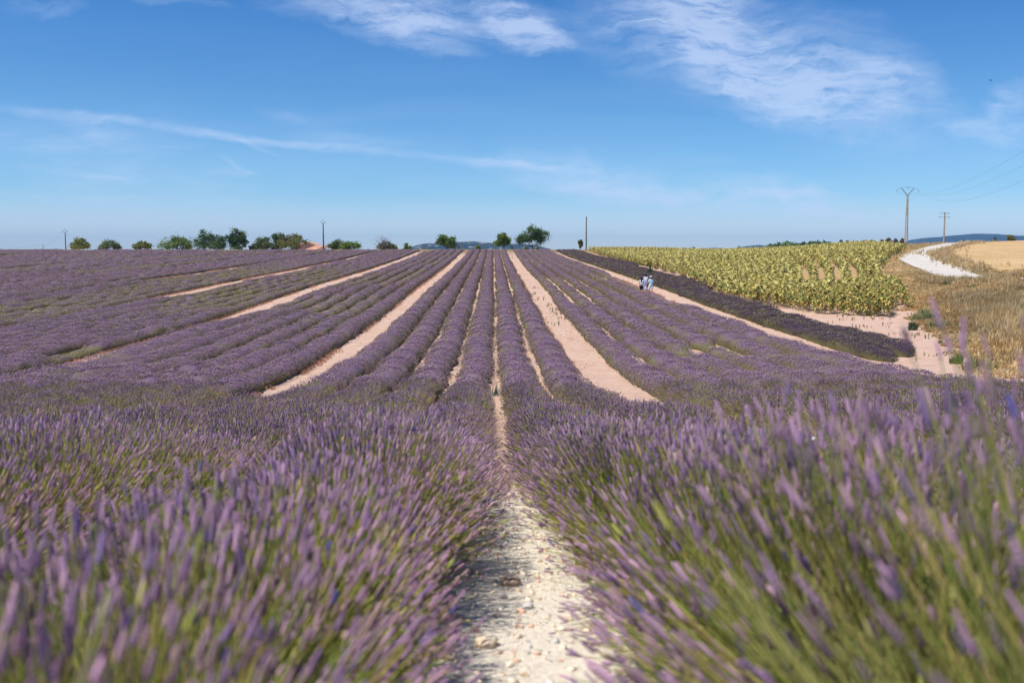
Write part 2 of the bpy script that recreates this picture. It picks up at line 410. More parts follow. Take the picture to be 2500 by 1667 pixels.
gb = MB(); nx = len(gx); ny = len(gy)
idx = np.arange(nx*ny).reshape(ny, nx)
F = np.stack([idx[:-1, :-1], idx[:-1, 1:], idx[1:, 1:], idx[1:, :-1]], -1).reshape(-1, 4)
gb.add(np.stack([GX, GY, GZ], -1).reshape(-1, 3), F, zone(GX, GY).reshape(-1, 3))
tag(gb.build('ground', ground_mat(), smooth=True), kind='structure')

def ribbon(name, pts, widths, mat, lift, sub=6, cross=6):
    pts = np.array(pts, float); t = np.arange(len(pts)); tt = np.linspace(0, len(pts)-1, (len(pts)-1)*sub+1)
    def cr(a):
        out = []
        for q in tt:
            i = min(int(q), len(a)-2); f = q-i; p0 = a[max(i-1, 0)]; p1 = a[i]; p2 = a[i+1]; p3 = a[min(i+2, len(a)-1)]
            out.append(.5*((2*p1)+(-p0+p2)*f+(2*p0-5*p1+4*p2-p3)*f*f+(-p0+3*p1-3*p2+p3)*f**3))
        return np.array(out)
    X = cr(pts[:, 0]); Y = cr(pts[:, 1]); Wd = cr(np.array(widths, float))
    dx = np.gradient(X); dy = np.gradient(Y); n = np.hypot(dx, dy); nx_, ny_ = dy/n, -dx/n
    V = []
    for k in range(cross+1):
        o = (k/cross-.5)*Wd; o = o*(1+.06*(fbm(tt*1.5, tt*0+k, 3)-.5)); xx = X+nx_*o; yv = Y+ny_*o; V.append(np.stack([xx, yv, gz(xx, yv)+lift], -1))
    V = np.stack(V, 1); n_ = len(tt); ii = np.arange(n_*(cross+1)).reshape(n_, cross+1)
    F = np.stack([ii[:-1, :-1], ii[:-1, 1:], ii[1:, 1:], ii[1:, :-1]], -1).reshape(-1, 4)
    mb = MB(); mb.add(V.reshape(-1, 3), F, np.array([1, 1, 1.]))
    return mb.build(name, mat, smooth=True), X, Y, Wd

ROAD = [(60,54),(46,62),(40.2,74),(42.6,90.4),(48.2,107),(54.8,127.5),(61.4,144.3),(71.9,164.6),(80.7,178.9),(86,186),(98,206)]
M_road = tex_mat('white_gravel', [lin(190,180,164), lin(214,206,194), lin(200,190,174)], .35, bump=.4, fine=9)
rd, RX, RY, RW = ribbon('road', ROAD, [4.1]*len(ROAD), M_road, .12, sub=22, cross=10)
tag(rd, kind='structure')
def roaddist(x, y):
    d = np.full(np.shape(x), 1e9)
    for a, b in zip(RX[::5], RY[::5]): d = np.minimum(d, np.hypot(x-a, y-b))
    return d
# stubble field to the right of the road
def sheet(name, inside, x0, x1, y0, y1, st, mat, lift):
    xs = np.arange(x0, x1+st, st); ys = np.arange(y0, y1+st, st); X, Y = np.meshgrid(xs, ys); Z = gz(X, Y)+lift
    ii = np.arange(X.size).reshape(X.shape); F = np.stack([ii[:-1, :-1], ii[:-1, 1:], ii[1:, 1:], ii[1:, :-1]], -1).reshape(-1, 4)
    m = inside((X[:-1, :-1]+st/2).ravel(), (Y[:-1, :-1]+st/2).ravel()); F = F[m]
    used = np.unique(F); mp_ = np.zeros(X.size, int); mp_[used] = np.arange(len(used))
    mb = MB(); mb.add(np.stack([X, Y, Z], -1).reshape(-1, 3)[used], mp_[F], np.array([1, 1, 1.])); return mb.build(name, mat, smooth=True)
def in_stub(x, y):
    rx = np.interp(y, RY[np.argsort(RY)], RX[np.argsort(RY)]); return (x > rx+5.0+1.2*(fbm(x/5, y/5, 71)-.5)*2) & (y > 76) & (y < 330) 
M_stub = tex_mat('stubble', [lin(178,144,98), lin(204,170,122), lin(214,182,136)], .9, bump=.6, fine=4, stretch=(R(-28), (.8, .05, 1)))
tag(sheet('stubble_field', in_stub, 44, 260, 76, 330, 1.0, M_stub, .07), kind='structure')

# ------------------------------------------------------------------ far hills
def ridge(name, pts, D, depth, col, base=-20, seed=0, st=None):
    """pts = skyline (picture column, rise in source px over the horizon) turned into a real ridge D metres out"""
    px = np.array([p[0] for p in pts], float); h = np.array([p[1] for p in pts], float)
    xs = np.linspace(px[0], px[-1], 140); hh = np.interp(xs, px, h); ux = np.array([dir_uv(q, 600)[0] for q in xs])
    X = ux*D; top = HC+hh/FPX*D*1.0; top = top*(1)+(fbm(X/(D*.01), X*0, seed)-.5)*D*.0016
    V = []; cs = []; nr = 14
    for k in range(nr):
        t = k/(nr-1); w = math.sin(min(t*1.6, 1)*math.pi/2); 
        if t > .65: w = 1-((t-.65)/.35)**2
        n = (fbm(X/(D*.012)+9, X*0+k*.8, seed+4)-.5)*D*.0035*(1 if 0 < k < nr*.6 else .3)
        V.append(np.stack([X*(1+(t-.5)*.02), D+(t-.6)*depth+n*3, base+(top-base)*w+n*.5*(w < .98)], -1))
    V = np.concatenate(V); m = len(xs); ii = np.arange(nr*m).reshape(nr, m)
    F = np.stack([ii[:-1, :-1], ii[:-1, 1:], ii[1:, 1:], ii[1:, :-1]], -1).reshape(-1, 4)
    mb = MB(); mb.add(V, F, np.array([1, 1, 1.])); o = mb.build(name, col, smooth=True); return tag(o, kind='structure')
def hill_mat(name, rock):
    m = bpy.data.materials.new(name); m.use_nodes = True; T = NT(m.node_tree); b = T.n['Principled BSDF']
    g = T.add('ShaderNodeNewGeometry'); mp_ = T.add('ShaderNodeMapping'); T.link(g.outputs['Position'], mp_.inputs[0]); mp_.inputs['Scale'].default_value = (1, .3, 2.2)
    n1 = T.noise(mp_.outputs[0], .012, 7, .65).outputs[0]; n2 = T.noise(mp_.outputs[0], .03, 6, .7).outputs[0]
    a = T.mix(T.ramp(n1, [(.4, 0), (.6, 1)]), (.015, .032, .024), (.035, .055, .035))
    if rock: a = T.mix(T.ramp(n2, [(.56, 0), (.64, .8)]), a, (.55, .42, .36))
    T.link(a, b.inputs['Base Color']); b.inputs['Roughness'].default_value = 1; b.inputs['Specular IOR Level'].default_value = 0
    return m
MH1 = hill_mat('wooded_limestone_hill', True); MH2 = hill_mat('wooded_hill', False)
ridge('hills', [(950,5),(975,14),(1010,24),(1050,31),(1100,34),(1160,34),(1200,32),(1230,28),(1262,30),(1290,27),(1310,27),(1340,17),(1360,12),(1375,6)], 5200, 1800, MH1, seed=3)
ridge('hills', [(1340,4),(1372,11),(1400,15),(1425,12),(1480,13),(1530,17),(1560,14),(1600,12),(1640,18),(1680,15),(1740,20),(1790,18),(1850,26),(1900,22),(1960,18)], 7500, 1500, MH2, seed=8)
ridge('hills', [(2180,20),(2250,42),(2275,46),(2310,47),(2340,52),(2365,54),(2400,53),(2440,51),(2470,48),(2520,50),(2600,48),(2700,40)], 8500, 2500, MH2, seed=5)

# ------------------------------------------------------------------ lavender rows
GREY = lin(92, 82, 98)
def pal(kind, n, far):
    """flower colours"""
    if kind == 'dark': base = np.array([lin(102,84,102), lin(112,94,110), lin(90,74,92), lin(106,100,84)]); pr = [.4, .3, .2, .1]
    else: base = np.array([lin(164,134,156), lin(146,118,144), lin(184,152,170), lin(134,112,150), lin(118,94,112), lin(160,134,140)]); pr = [.3, .25, .15, .12, .1, .08]
    if far: base = base*.92+.08*lin(150,130,100)
    c = base[rng.choice(len(base), n, p=pr)]
    return c*(.85+.3*rng.random((n, 1)))
STEMC = np.array([lin(196,194,104), lin(208,204,132), lin(170,180,90), lin(212,192,120), lin(142,160,76)])
OLIVE = lin(140, 132, 88); OLIVE2 = lin(126, 122, 76); DEEP = lin(114, 118, 70)
def rowx(xc, y): return xc+.14*(fbm(y/7, y*0+xc*1.7, 21)-.5)*2
def rowsec0(xc, y):
    """half width, height and vigour of a row at distance y"""
    vig = fbm(xc/5+40, y/7, 31); vig2 = fbm(xc/2.5, y/1.9, 33, 4)
    ph = y/1.15+7*vnoise(np.array([xc]), np.array([0.]), 5)[0]; plant = vnoise(ph*0+xc, np.floor(ph), 44)
    sc = .5-.5*np.cos(2*np.pi*ph)
    fr = sstep(18, 50, y)
    h = .84-.17*sstep(4, 10, y)-(.12+.03*(xc < -8))*fr+.20*(vig2-.5)*2+.07*sc+.16*(plant-.5); w = .655+.035*fr-.10*np.exp(-((y-4.0)/1.8)**2)*(abs(xc-X0) < 1)+.10*np.exp(-((y-9.8)/1.6)**2)*(abs(xc-X0) < 1)+.14*(vig2-.5)*2+.06*sc+.13*(plant-.5)
    # weak patches and dead plants
    h = h*(1-.35*(plant > .94)); w = w*(1-.2*(plant > .94))
    rag = sstep(.30, .17, vig-.12*(plant-.5)) 
    big = fbm(xc/9+13, y/16, 35); rag = np.maximum(rag, .55*sstep(.52, .68, big)*sstep(45, 80, y)*(xc < -10))
    rag = np.maximum(rag, RAG(xc, y)*sstep(.35, .62, vig2+.25*(plant-.5)))
    h = h*(1-.55*rag); w = w*(1-.38*rag)
    if 13 < xc < 15: q_ = sstep(70, 80, y)*(1-sstep(114, 130, y)); h = h*(1-.62*q_); w = w*(1-.38*q_)
    near = np.exp(-((y-.8)/3.2)**2)
    if xc > 0 and xc < 1.8: h = h+.17*near; w = w+.05*near
    if xc < 0 and xc > -1.8: h = h-.02*near
    return w, h, rag
def RAG(xc, y):
    # patchy parts of the field that the photo shows: left of the third track, and near the walkers
    r = 1.0*np.exp(-((xc+25)/6.)**2)*sstep(66, 80, y)*(1-sstep(130, 160, y))
    r = np.maximum(r, .9*np.exp(-((xc+37)/5.)**2)*sstep(85, 95, y)*(1-sstep(150, 190, y)))
    r = np.maximum(r, 1.0*np.exp(-((xc-8)/3.2)**2)*sstep(76, 88, y)*(1-sstep(118, 135, y)))
    r = np.maximum(r, .8*np.exp(-((xc-13)/2.)**2)*sstep(88, 95, y)*(1-sstep(120, 135, y)))
    return r
BANDS = [  # y0, y1, spikes per metre, size factor, template, stem template
 (-1.2, 4, 2100, 1.0, SP0, STEM), (4, 9, 1850, 1.0, SP1, STEM), (9, 18, 1300, 1.1, SP1, RIB), (18, 32, 750, 1.15, SP2, RIB),
 (32, 55, 480, 1.4, SP3, None), (55, 90, 250, 2.0, SP3, None), (90, 150, 115, 2.9, SP3, None), (150, 272, 42, 4.0, SP3, None)]
def make_row(xo, name, kind, y0=-1.2, y1=269.0, edge=False):
    xc = xo*S+X0
    def rowsec(xc, y):
        w, h, g = rowsec0(xc, y)
        if edge: qn = (1-sstep(edge[0]-2, edge[0]+6, y))*sstep(20, 34, y); gk = np.clip(g, 0, 1); w = w*(1+qn*(1/(1-.38*gk)-1))*(1+.55*qn); h = h*(1+qn*(1/(1-.55*gk)-1))*(1+.12*qn); g = g*(1-qn)
        if edge: q = sstep(edge[0], edge[0]+15, y)*(1-sstep(edge[1], edge[1]+25, y))*sstep(.22, .4, vnoise(y/9, y*0+xc, 77)+edge[2]); h = h*(1-.34*q); w = w*(1-.16*q)
        return w, h, g
    lo = max(y0, (abs(xc)-5)/.60-1.0) if abs(xc) > 3 else y0
    y1 = y1+3*(vnoise(np.array([xc]), np.array([1.]), 6)[0]-.5)
    mb = MB()
    # woody leafy body of the row
    ys = [lo]
    while ys[-1] < y1: ys.append(ys[-1]+(.12 if ys[-1] < 12 else .25 if ys[-1] < 40 else .45 if ys[-1] < 120 else .9))
    ys = np.array(ys); ys[-1] = y1
    w, h, rag = rowsec(xc, ys); cx_ = rowx(xc, ys)
    nf = np.interp(ys, [0, 12, 30, 60, 120], [.5, .62, .76, .85, .92])
    nt = 11; th = np.linspace(-.12, np.pi+.12, nt)
    def endf(q): return np.sqrt(np.clip((y1-q)/.8, .02, 1))*(np.sqrt(np.clip((q-lo)/1.3, .02, 1)) if y0 > 10 else 1)
    endt = endf(ys)
    V = []; C = []
    for k, t in enumerate(th):
        bump = 1+(.16*(vnoise(ys*3.1, ys*0+k*1.7+xc, 51)-.5)+.16*(vnoise(ys*9, ys*0+k*2.7+xc, 52)-.5))*2*np.interp(ys, [0, 20, 60], [.9, .7, .55])
        rr = nf*bump*endt
        x = cx_+np.cos(t)*w*rr*(.86 if k in (0, nt-1) else 1); z = np.maximum(np.sin(t), -.2)
        z = np.sign(z)*np.abs(z)**.75*h*rr
        V.append(np.stack([x, ys, gz(x, ys)+z], -1))
        side = abs(math.cos(t))
        far = sstep(8, 34, ys)[:, None]
        flower = np.clip(1.05-.95*side**2.2+1.9*(fbm(ys/1.6, ys*0+k*.5+xc, 61)-.5)-.65*rag, 0, 1)[:, None]
        nz = vnoise(ys*4, ys*0+k*3.3, 62)[:, None]
        ol = OLIVE*(1-nz)+OLIVE2*nz; pu = (lin(134,110,130) if kind != 'dark' else lin(84,68,84))*(.8+.4*nz)
        gr = DEEP*(1-nz)+OLIVE2*nz
        c = gr*(1-far)+(ol*(1-flower)+pu*flower)*far
        C.append(c)
    V = np.stack(V, 1); C = np.stack(C, 1); n_ = len(ys); ii = np.arange(n_*nt).reshape(n_, nt)
    F = np.stack([ii[:-1, :-1], ii[1:, :-1], ii[1:, 1:], ii[:-1, 1:]], -1).reshape(-1, 4)
    mb.add(V.reshape(-1, 3), F, C.reshape(-1, 3))
    # stalks with flower spikes
    for (a, b, dn, sz, tp, st) in BANDS:
        a2, b2 = max(a, lo), min(b, y1)
        if b2 <= a2: continue
        dn_ = dn*(1.5 if kind == 'dark' else 1)*(1.1 if abs(xc) < 3 and b <= 9 else 1)
        n = int((b2-a2)*dn_); y = a2+rng.random(n)*(b2-a2); w, h, rag = rowsec(xc, y); w = w*endf(y); h = h*endf(y)
        um = rng.random(n) < (.45 if a < 18 else .75); t = np.pi*np.where(um, (.10+.80*rng.random(n)) if a < 55 else (.05+.9*rng.random(n)), rng.beta(1.8, 1.8, n))
        sh = rng.random(n)
        r = 1.0-(.36 if a < 9 else .30)*sh**(1.6 if a < 9 else 2.2)+.10*(rng.random(n)-.35)
        if a >= 32: r = .93+.13*rng.random(n)-(.0 if a < 90 else .04)
        side = np.abs(np.cos(t))
        keep = rng.random(n) > np.clip(.55*rag+.12*side**4*(a > 20)+np.clip(((.41 if a < 9 else .45)-fbm(y/1.5+xc*3, t*1.3, 66))*6, 0, .8)+(.30 if (a < 4 and xc < 0) else 0), 0, .95)
        y, w, h, rag, t, r = [q[keep] for q in (y, w, h, rag, t, r)]; n = len(y)
        cxr = rowx(xc, y); jx = rng.normal(0, .03, n); lean = rng.normal(0, .22, n)*h
        if 0 < xc < 1.8: jx = jx+.0*y
        ph = (y/1.15) % 1
        lean = lean+(ph-.5)*.35*h*(a < 30)
        base = np.stack([cxr+np.cos(t)*w*.12+jx, y, np.zeros(n)], 1); nr_ = np.exp(-((y-.8)/2.6)**2)*(0 < xc < 1.8); base[:, 0] += .12*nr_; base[:, 2] = gz(base[:, 0], y)+.10*h
        tip = np.stack([cxr+np.cos(t)*w*r*1.02+jx, y+lean, np.zeros(n)], 1); tip[:, 2] = gz(cxr, y)+np.sin(t)**.75*h*r
        tip[:, 2] = np.maximum(tip[:, 2], gz(tip[:, 0], y)+.07)
        ax = tip-base; ax /= np.linalg.norm(ax, axis=1, keepdims=True)
        ax2 = ax+np.array([0, 0, .15 if a < 18 else .35])+rng.normal(0, .10, (n, 3)); ax2 /= np.linalg.norm(ax2, axis=1, keepdims=True)
        L = (.032+.044*rng.random(n))*sz*(.84 if a < 9 else .93 if a < 18 else 1); Rr = (.0040+.0030*rng.random(n))*sz*(.88 if a < 9 else .95 if a < 18 else 1.25 if a < 30 else 1.7)
        if a >= 90: L = L*.6; Rr = Rr*1.5
        colr = pal(kind, n, a > 50)
        g = np.clip(rng.random(n) < ((.02 if a < 9 else .10)+.5*rag), 0, 1)[:, None]; colr = colr*(1-g)+g*STEMC[rng.integers(0, 5, n)]*.8
        if a >= 9:
            k_ = np.clip(.95*side[keep]**2.6*(rng.random(n) < .85), 0, 1)[:, None]*(.35 if a < 18 else .6 if a < 32 else .9); colr = colr*(1-k_)+(lin(128,120,80) if kind != 'dark' else lin(96,92,62))*(.7+.5*rng.random((n, 1)))*k_
        colr = colr*(1.62 if a < 9 else 1.30 if a < 18 else 1.28 if a < 32 else 1.28 if a < 55 else 1.18 if a < 90 else 1.02)*np.array([1.02, .98, .97] if a < 32 else [.96, .96, 1.0] if a < 90 else [1., .95, .93])
        blue = (rng.random(n) < .003)[:, None]; colr = np.where(blue & (kind != 'dark'), lin(112,108,190), colr)
        inst(mb, tp[0], tp[1], tip-ax2*(L*.55)[:, None], ax2, L, Rr, colr)
        if st is not None:
            d = tip-base; Ls = np.linalg.norm(d, axis=1)
            sr = .0019 if a < 4 else .0018 if a < 9 else .0024
            inst(mb, st[0], st[1], base, d, Ls, np.full(n, sr)*(1+(a > 15)*.6), STEMC[rng.integers(0, 5, n)]*(.7+.5*rng.random((n, 1)))*(1 if a < 9 else .8))
        if a < 18:                       # narrow grey-green leaves low in the bush
            m = int(n*(1.1 if a < 9 else .5)); q = rng.integers(0, n, m); f = .25+.45*rng.random(m)
            p = base[q]*(1-f[:, None])+tip[q]*f[:, None]; dd = ax[q]+rng.normal(0, .45, (m, 3)); dd[:, 2] += .3
            inst(mb, LEAF[0], LEAF[1], p, dd, .05+.05*rng.random(m), .004*(1.3 if a < 9 else 2), np.array([lin(182,186,104), lin(150,164,82), lin(200,190,118)])[rng.integers(0, 3, m)]*(.7+.5*rng.random((m, 1))))
    return mb.build(name, M_lav)
ORD = ['first','second','third','fourth','fifth','sixth']
TR = {'l0': 'wide bare strip left of the central rows', 'l1': 'second bare strip on the left', 'l2': 'third bare strip on the left', 'l3': 'fourth bare strip on the left'}
for kind, offs in blocks:
    for j, xo in enumerate(offs):
        k2 = 'dark' if kind == 'r1' else 'norm'; y0 = -1.2; y1 = 269.
        if kind == 'c':
            side = 'left' if xo < 0 else 'right'; q = int(abs(xo)-.5)
            lab = ('purple lavender row directly %s of the narrow central furrow' % side) if q == 0 else ('%s purple lavender row %s of the narrow central furrow' % (ORD[q], side)); grp = 'lavender rows of the central strip'
        elif kind == 'r0':
            lab = '%s lavender row right of the wide bare strip on the right' % ORD[j]; grp = 'lavender rows between the wide strip and the walkers'
            y0 = -1.2
        elif kind == 'r1':
            if j > 3: continue
            y0 = [42, 43.5, 92, 150][j]; xo = [10.25, 11.1, 12.0, 12.95][j]
            lab = ['dark lavender row at the right edge of the walkers path','dark lavender row nearest the sunflowers at its near end','dark short lavender row joining beside the sunflowers halfway up','dark shortest lavender row beside the sunflowers near the crest'][j]; grp = 'dark faded lavender rows beside the sunflowers'
        else:
            if kind in TR: lab = '%s lavender row left of the %s' % (ORD[j], TR[kind]); grp = 'lavender rows on the left hillside'
            else: lab = 'lavender row on the far left hillside beyond the last bare strip'; grp = 'far left lavender rows'
        xc = xo*S+X0
        if (abs(xc)-5)/.60 > 262: continue
        o = make_row(xo, 'lavender_row', k2, y0, y1, {'l0': (62, 270, .3), 'l1': (84, 205, -.05), 'l2': (112, 160, -.15), 'l3': (140, 180, -.15)}.get(kind) if j == 5 else None)
        tag(o, lab, 'lavender row', grp)

# ------------------------------------------------------------------ sunflowers
def leafcard(p, d, l, w, droop, col, rs):
    """one drooping heart-shaped leaf: two folded halves, bent once along its length"""
    d = np.array(d, float); d /= np.linalg.norm(d); sd_ = np.cross(d, (0, 0, 1)); sd_ /= np.linalg.norm(sd_)
    m = p+d*l*.55+np.array([0, 0, .10*l]); e = p+d*l*(1-.25*droop)-np.array([0, 0, droop*l*.75])
    V = [p, m+sd_*w*.5+np.array([0, 0, .03]), m-sd_*w*.5+np.array([0, 0, .03]), m, e]
    return V, [(0, 1, 3), (0, 3, 2), (1, 4, 3), (3, 4, 2)], col
SLEAF = [lin(200,186,102), lin(176,172,92), lin(144,150,80), lin(206,178,92), lin(118,132,72), lin(176,150,92), lin(212,198,124), lin(98,114,62), lin(142,112,72), lin(168,166,90)]
def sunflower_mesh(seed, simple=False):
    r = np.random.default_rng(seed); mb = MB(); H = 1.05+.3*r.random(); bend = r.uniform(0, 6.28); bd = np.array([math.cos(bend), math.sin(bend), 0])
    pts = [np.array([0, 0, 0.]), np.array([0, 0, H*.5])+bd*.01, np.array([0, 0, H*.9])+bd*.03, np.array([0, 0, H])+bd*.10, np.array([0, 0, H-.03])+bd*.2]
    mb.tube(pts, [.016, .014, .012, .011, .01], lin(150,150,84), 3 if simple else 5, cap=False)
    n = 10 if simple else 18
    for k in range(n):
        z = H*(.28+.68*(k/(n-1))) if not simple else H*(.4+.56*(k/(n-1))); a = k*2.4+r.random()*.6
        dry = r.random() < max(0, .75-z/H*1.2)
        col = lin(140,112,70) if dry else SLEAF[r.integers(0, len(SLEAF))]*(.9+.25*r.random())
        l = (.18+.11*r.random())*(1.25 if simple else 1)*(.7 if dry else 1); V, F, c = leafcard(np.array([0, 0, z]), (math.cos(a), math.sin(a), .25), l, l*.85, .35+.7*r.random(), col, r)
        mb.add(V, F, c)
    # drooping seed head: thick disc, green back, brown face, withered yellow rays
    c0 = pts[-1]; dn = bd*.75+np.array([0, 0, -.65]); dn /= np.linalg.norm(dn); sd_ = np.cross(dn, (0, 0, 1)); sd_ /= np.linalg.norm(sd_); up = np.cross(sd_, dn)
    m = 5 if simple else 9; rad = .085+.03*r.random()
    ring = lambda rr, of: [c0+dn*of+rr*(math.cos(t)*sd_+math.sin(t)*up) for t in np.linspace(0, 2*np.pi, m, endpoint=False)]
    A = ring(rad*.4, -.02)+ring(rad, .02)+ring(rad*.9, .05); V = A+[c0+dn*.04]
    F4 = [(i*m+k, i*m+(k+1) % m, (i+1)*m+(k+1) % m, (i+1)*m+k) for i in range(2) for k in range(m)]
    mb.add(V, F4, lin(160,156,84)); mb.add(V, [(2*m+k, 2*m+(k+1) % m, 3*m) for k in range(m)], lin(84,62,38))
    if not simple:
        for k in range(12):
            t = k/12*6.28+r.random()*.3; o = math.cos(t)*sd_+math.sin(t)*up; q = np.cross(o, dn)*.012
            mb.add([c0+o*rad*.95-q, c0+o*rad*.95+q, c0+o*(rad+.05)+dn*.03], [(0, 1, 2)], lin(214,178,70))
    return mb
def sun_left(y): return np.interp(y, [50, 60, 67, 82, 122, 180, 267], [27.6, 26.4, 21.6, 19.2, 21.9, 23.4, 24.8])
DIRS = np.array([math.sin(R(18.2)), math.cos(R(18.2))])
def sun_spots():
    P_ = []
    for h2 in range(0, 170):
        k = h2/2; c = .075+k*.0076
        t = np.arange(56, 266, .30 if h2 % 2 == 0 else .45); t = t+rng.normal(0, .09, len(t))
        if h2 % 2: t = t[t > 150]
        nom = c*(t+5)+.35*np.sin(t/14.+1)*(t > 75); o = nom+rng.normal(0, .14, len(t))
        reg = (t > 82) & (t < 132) & (c > .292) & (c < .385) & (vnoise(t/8, t*0+k, 88) > .12)
        kp = ~reg | (k % 2 == 0); kp &= (t > 76) | (rng.random(len(t)) < .75)
        P_.append(np.stack([o[kp], t[kp]], 1))
    P_ = np.concatenate(P_); x, y = P_[:, 0], P_[:, 1]
    m = (x > sun_left(y)+.2*rng.random(len(x))) & (x < bankx(y)+.3-1.4*fbm(y/4, x*0, 81)-1.2*(y < 66)) & (y > 61.5+.9*rng.random(len(x))) & (y < 262)
    m &= (x < y*.5+4) | (y < 70)
    m &= rng.random(len(x)) > .05
    # thin sowing near the right border
    return P_[m]
SP = sun_spots(); SP = SP[np.argsort(np.hypot(SP[:, 0], SP[:, 1]))]
protos = [sunflower_mesh(100+k).build('sunflower', M_leaf) for k in range(8)]
for i in range(300):
    x, y = SP[i]; o = protos[i] if i < 8 else protos[i % 8].copy()
    if i >= 8: COL.objects.link(o)
    o.location = (x, y, G(x, y)-.02); o.rotation_euler = (random.uniform(-.08, .08), random.uniform(-.08, .08), random.uniform(0, 6.28)); q = random.uniform(.85, 1.1); o.scale = (q, q, q)
    tag(o, 'drooping yellow green sunflower plant in the nearest ranks of the sunflower field', 'sunflower', 'sunflower plants at the near edge of the crop')
rest = SP[300:]; mbs = MB(); TPL = [sunflower_mesh(300+k, True) for k in range(10)]
kk = rng.integers(0, 10, len(rest)); zz = gz(rest[:, 0], rest[:, 1])
for k, t in enumerate(TPL):
    q = rest[kk == k]; zq = zz[kk == k]; N = len(q); an = rng.random(N)*6.283; sc = .85+.3*rng.random(N); ofs = 0
    ca, sa = np.cos(an)*sc, np.sin(an)*sc; tint = (.85+.3*rng.random((N, 1, 1)))*np.array([1, 1, 1.])
    V0 = np.concatenate(t.v); C0 = np.concatenate(t.c)
    V = np.stack([V0[None, :, 0]*ca[:, None]-V0[None, :, 1]*sa[:, None]+q[:, None, 0], V0[None, :, 0]*sa[:, None]+V0[None, :, 1]*ca[:, None]+q[:, None, 1], V0[None, :, 2]*sc[:, None]+zq[:, None]], -1)
    C = C0[None]*tint; b0 = mbs.n
    mbs.v.append(V.reshape(-1, 3).astype(np.float32)); mbs.c.append(C.reshape(-1, 3).astype(np.float32)); mbs.n += N*len(V0)
    off_ = (np.arange(N)*len(V0))[:, None, None]+b0
    for f in t.f: mbs.f.append((f[None]+off_).reshape(-1, f.shape[1]).astype(np.int32))
tag(mbs.build('sunflower_field', M_leaf), 'mass of yellow green sunflowers past bloom spreading up the hill to the skyline', 'sunflower field', kind='stuff')

# ------------------------------------------------------------------ grasses and weeds
def tuft_tpl(n, seed, spread=.5):
    r = np.random.default_rng(seed); V = []; F = []
    for k in range(n):
        a = r.random()*6.28; t = spread*(.3+.7*r.random()); h = .6+.4*r.random(); b = np.array([math.cos(a), math.sin(a), 0]); sd_ = np.array([-b[1], b[0], 0])*.035
        p0 = b*.10*r.random(); p1 = p0+b*t*.35+np.array([0, 0, h*.6]); p2 = p0+b*t+np.array([0, 0, h]); i = len(V)
        V += [p0-sd_, p0+sd_, p1+sd_*.9, p1-sd_*.9, p2]; F += [(i, i+1, i+2, i+3), (i+3, i+2, i+4, i+4)]
    return np.array(V), [f for f in F]
def tufts(mb, x, y, H, Wd, cols, n=9, seed=0):
    tp = [tuft_tpl(n, seed+k) for k in range(4)]; kk = rng.integers(0, 4, len(x)); z = gz(x, y)-.02
    H = np.broadcast_to(H, x.shape); Wd = np.broadcast_to(Wd, x.shape)
    for k in range(4):
        m = kk == k; N = int(m.sum())
        if not N: continue
        V, F = tp[k]; F = np.array(F); quads = F[F[:, 2] != F[:, 3]]; tris = F[F[:, 2] == F[:, 3]][:, :3]
        pos = np.stack([x[m], y[m], z[m]], 1); ax = np.array([[.12, .02, 1.]])+rng.normal(0, .12, (N, 3))*np.array([1, 1, 0])
        c = cols[m]; b0 = mb.n; st0 = rng.integers(0, 1 << 30); sp = rng.random(N)*6.283
        inst(mb, V, quads, pos, ax, H[m], Wd[m], c, spin=sp); nv = len(V)
        mb.f.append((tris[None]+(np.arange(N)*nv)[:, None, None]+b0).reshape(-1, 3).astype(np.int32))
DRY = np.array([lin(222,198,152), lin(206,180,132), lin(230,210,170), lin(190,162,116), lin(202,176,122), lin(216,190,136)])
gm = MB(); gm2 = MB()
def roadx(y): o = np.argsort(RY); return np.interp(y, RY[o], RX[o])
def scat(n, x0, x1, y0, y1, cond):
    x = x0+rng.random(n)*(x1-x0); y = y0+rng.random(n)*(y1-y0); m = cond(x, y); return x[m], y[m]
rng_d = np.random.default_rng(5)
x, y = scat(150000, 17, 60, 34, 100, lambda x, y: (x > bankx(y)-.3+3.2*(fbm(x/1.3, y/1.3, 91)-.45)*(y < 68)) & (x < .56*y+6) & (roaddist(x, y) > 2.5))
dn = fbm(x/3, y/3, 92); m = rng.random(len(x)) < np.clip(.35+1.2*dn, 0, 1)*np.clip(60/y, .3, 1)*np.where((y < 47) & (x < bankx(y)+3), .35, 1.); x, y, dn = x[m], y[m], dn[m]
c = DRY[rng.integers(0, 6, len(x))]*(.72+.5*rng.random((len(x), 1)))*(.7+.6*fbm(x/4, y/4, 95))[:, None]
gg = (fbm(x/2.2, y/2.2, 93) > .80)[:, None]; c = np.where(gg, lin(128,132,84)*(.7+.5*rng.random((len(x), 1))), c)
br = (fbm(x/3.5+7, y/3.5, 96) > .62)[:, None]; c = np.where(br & ~gg, c*np.array([.9, .85, .78]), c)
tufts(gm, x, y, (.35+.75*dn)*(.7+.6*rng.random(len(x)))*np.where(x < bankx(y)+2, .7, 1)*(1-.66*sstep(58, 80, y)*(1-.8*(y < 86)*(x > 36)))*(.35+.65*sstep(-.5, 4.5, x-bankx(y)+2*(fbm(x, y, 94)-.5))), .5, c, 9, 10)
x, y = scat(60000, 40, 130, 96, 262, lambda x, y: (x > bankx(y)-.6+1.5*(fbm(x, y, 91)-.5)) & (roaddist(x, y) > 2.2) & ((~in_stub(x, y)) | (y > 198)) & (x < .56*y+6) & (y < 196+70*(1-sstep(60, 75, x))))
c = DRY[rng.integers(0, 6, len(x))]*(.75+.45*rng.random((len(x), 1)))*(.75+.5*fbm(x/6, y/6, 95))[:, None]
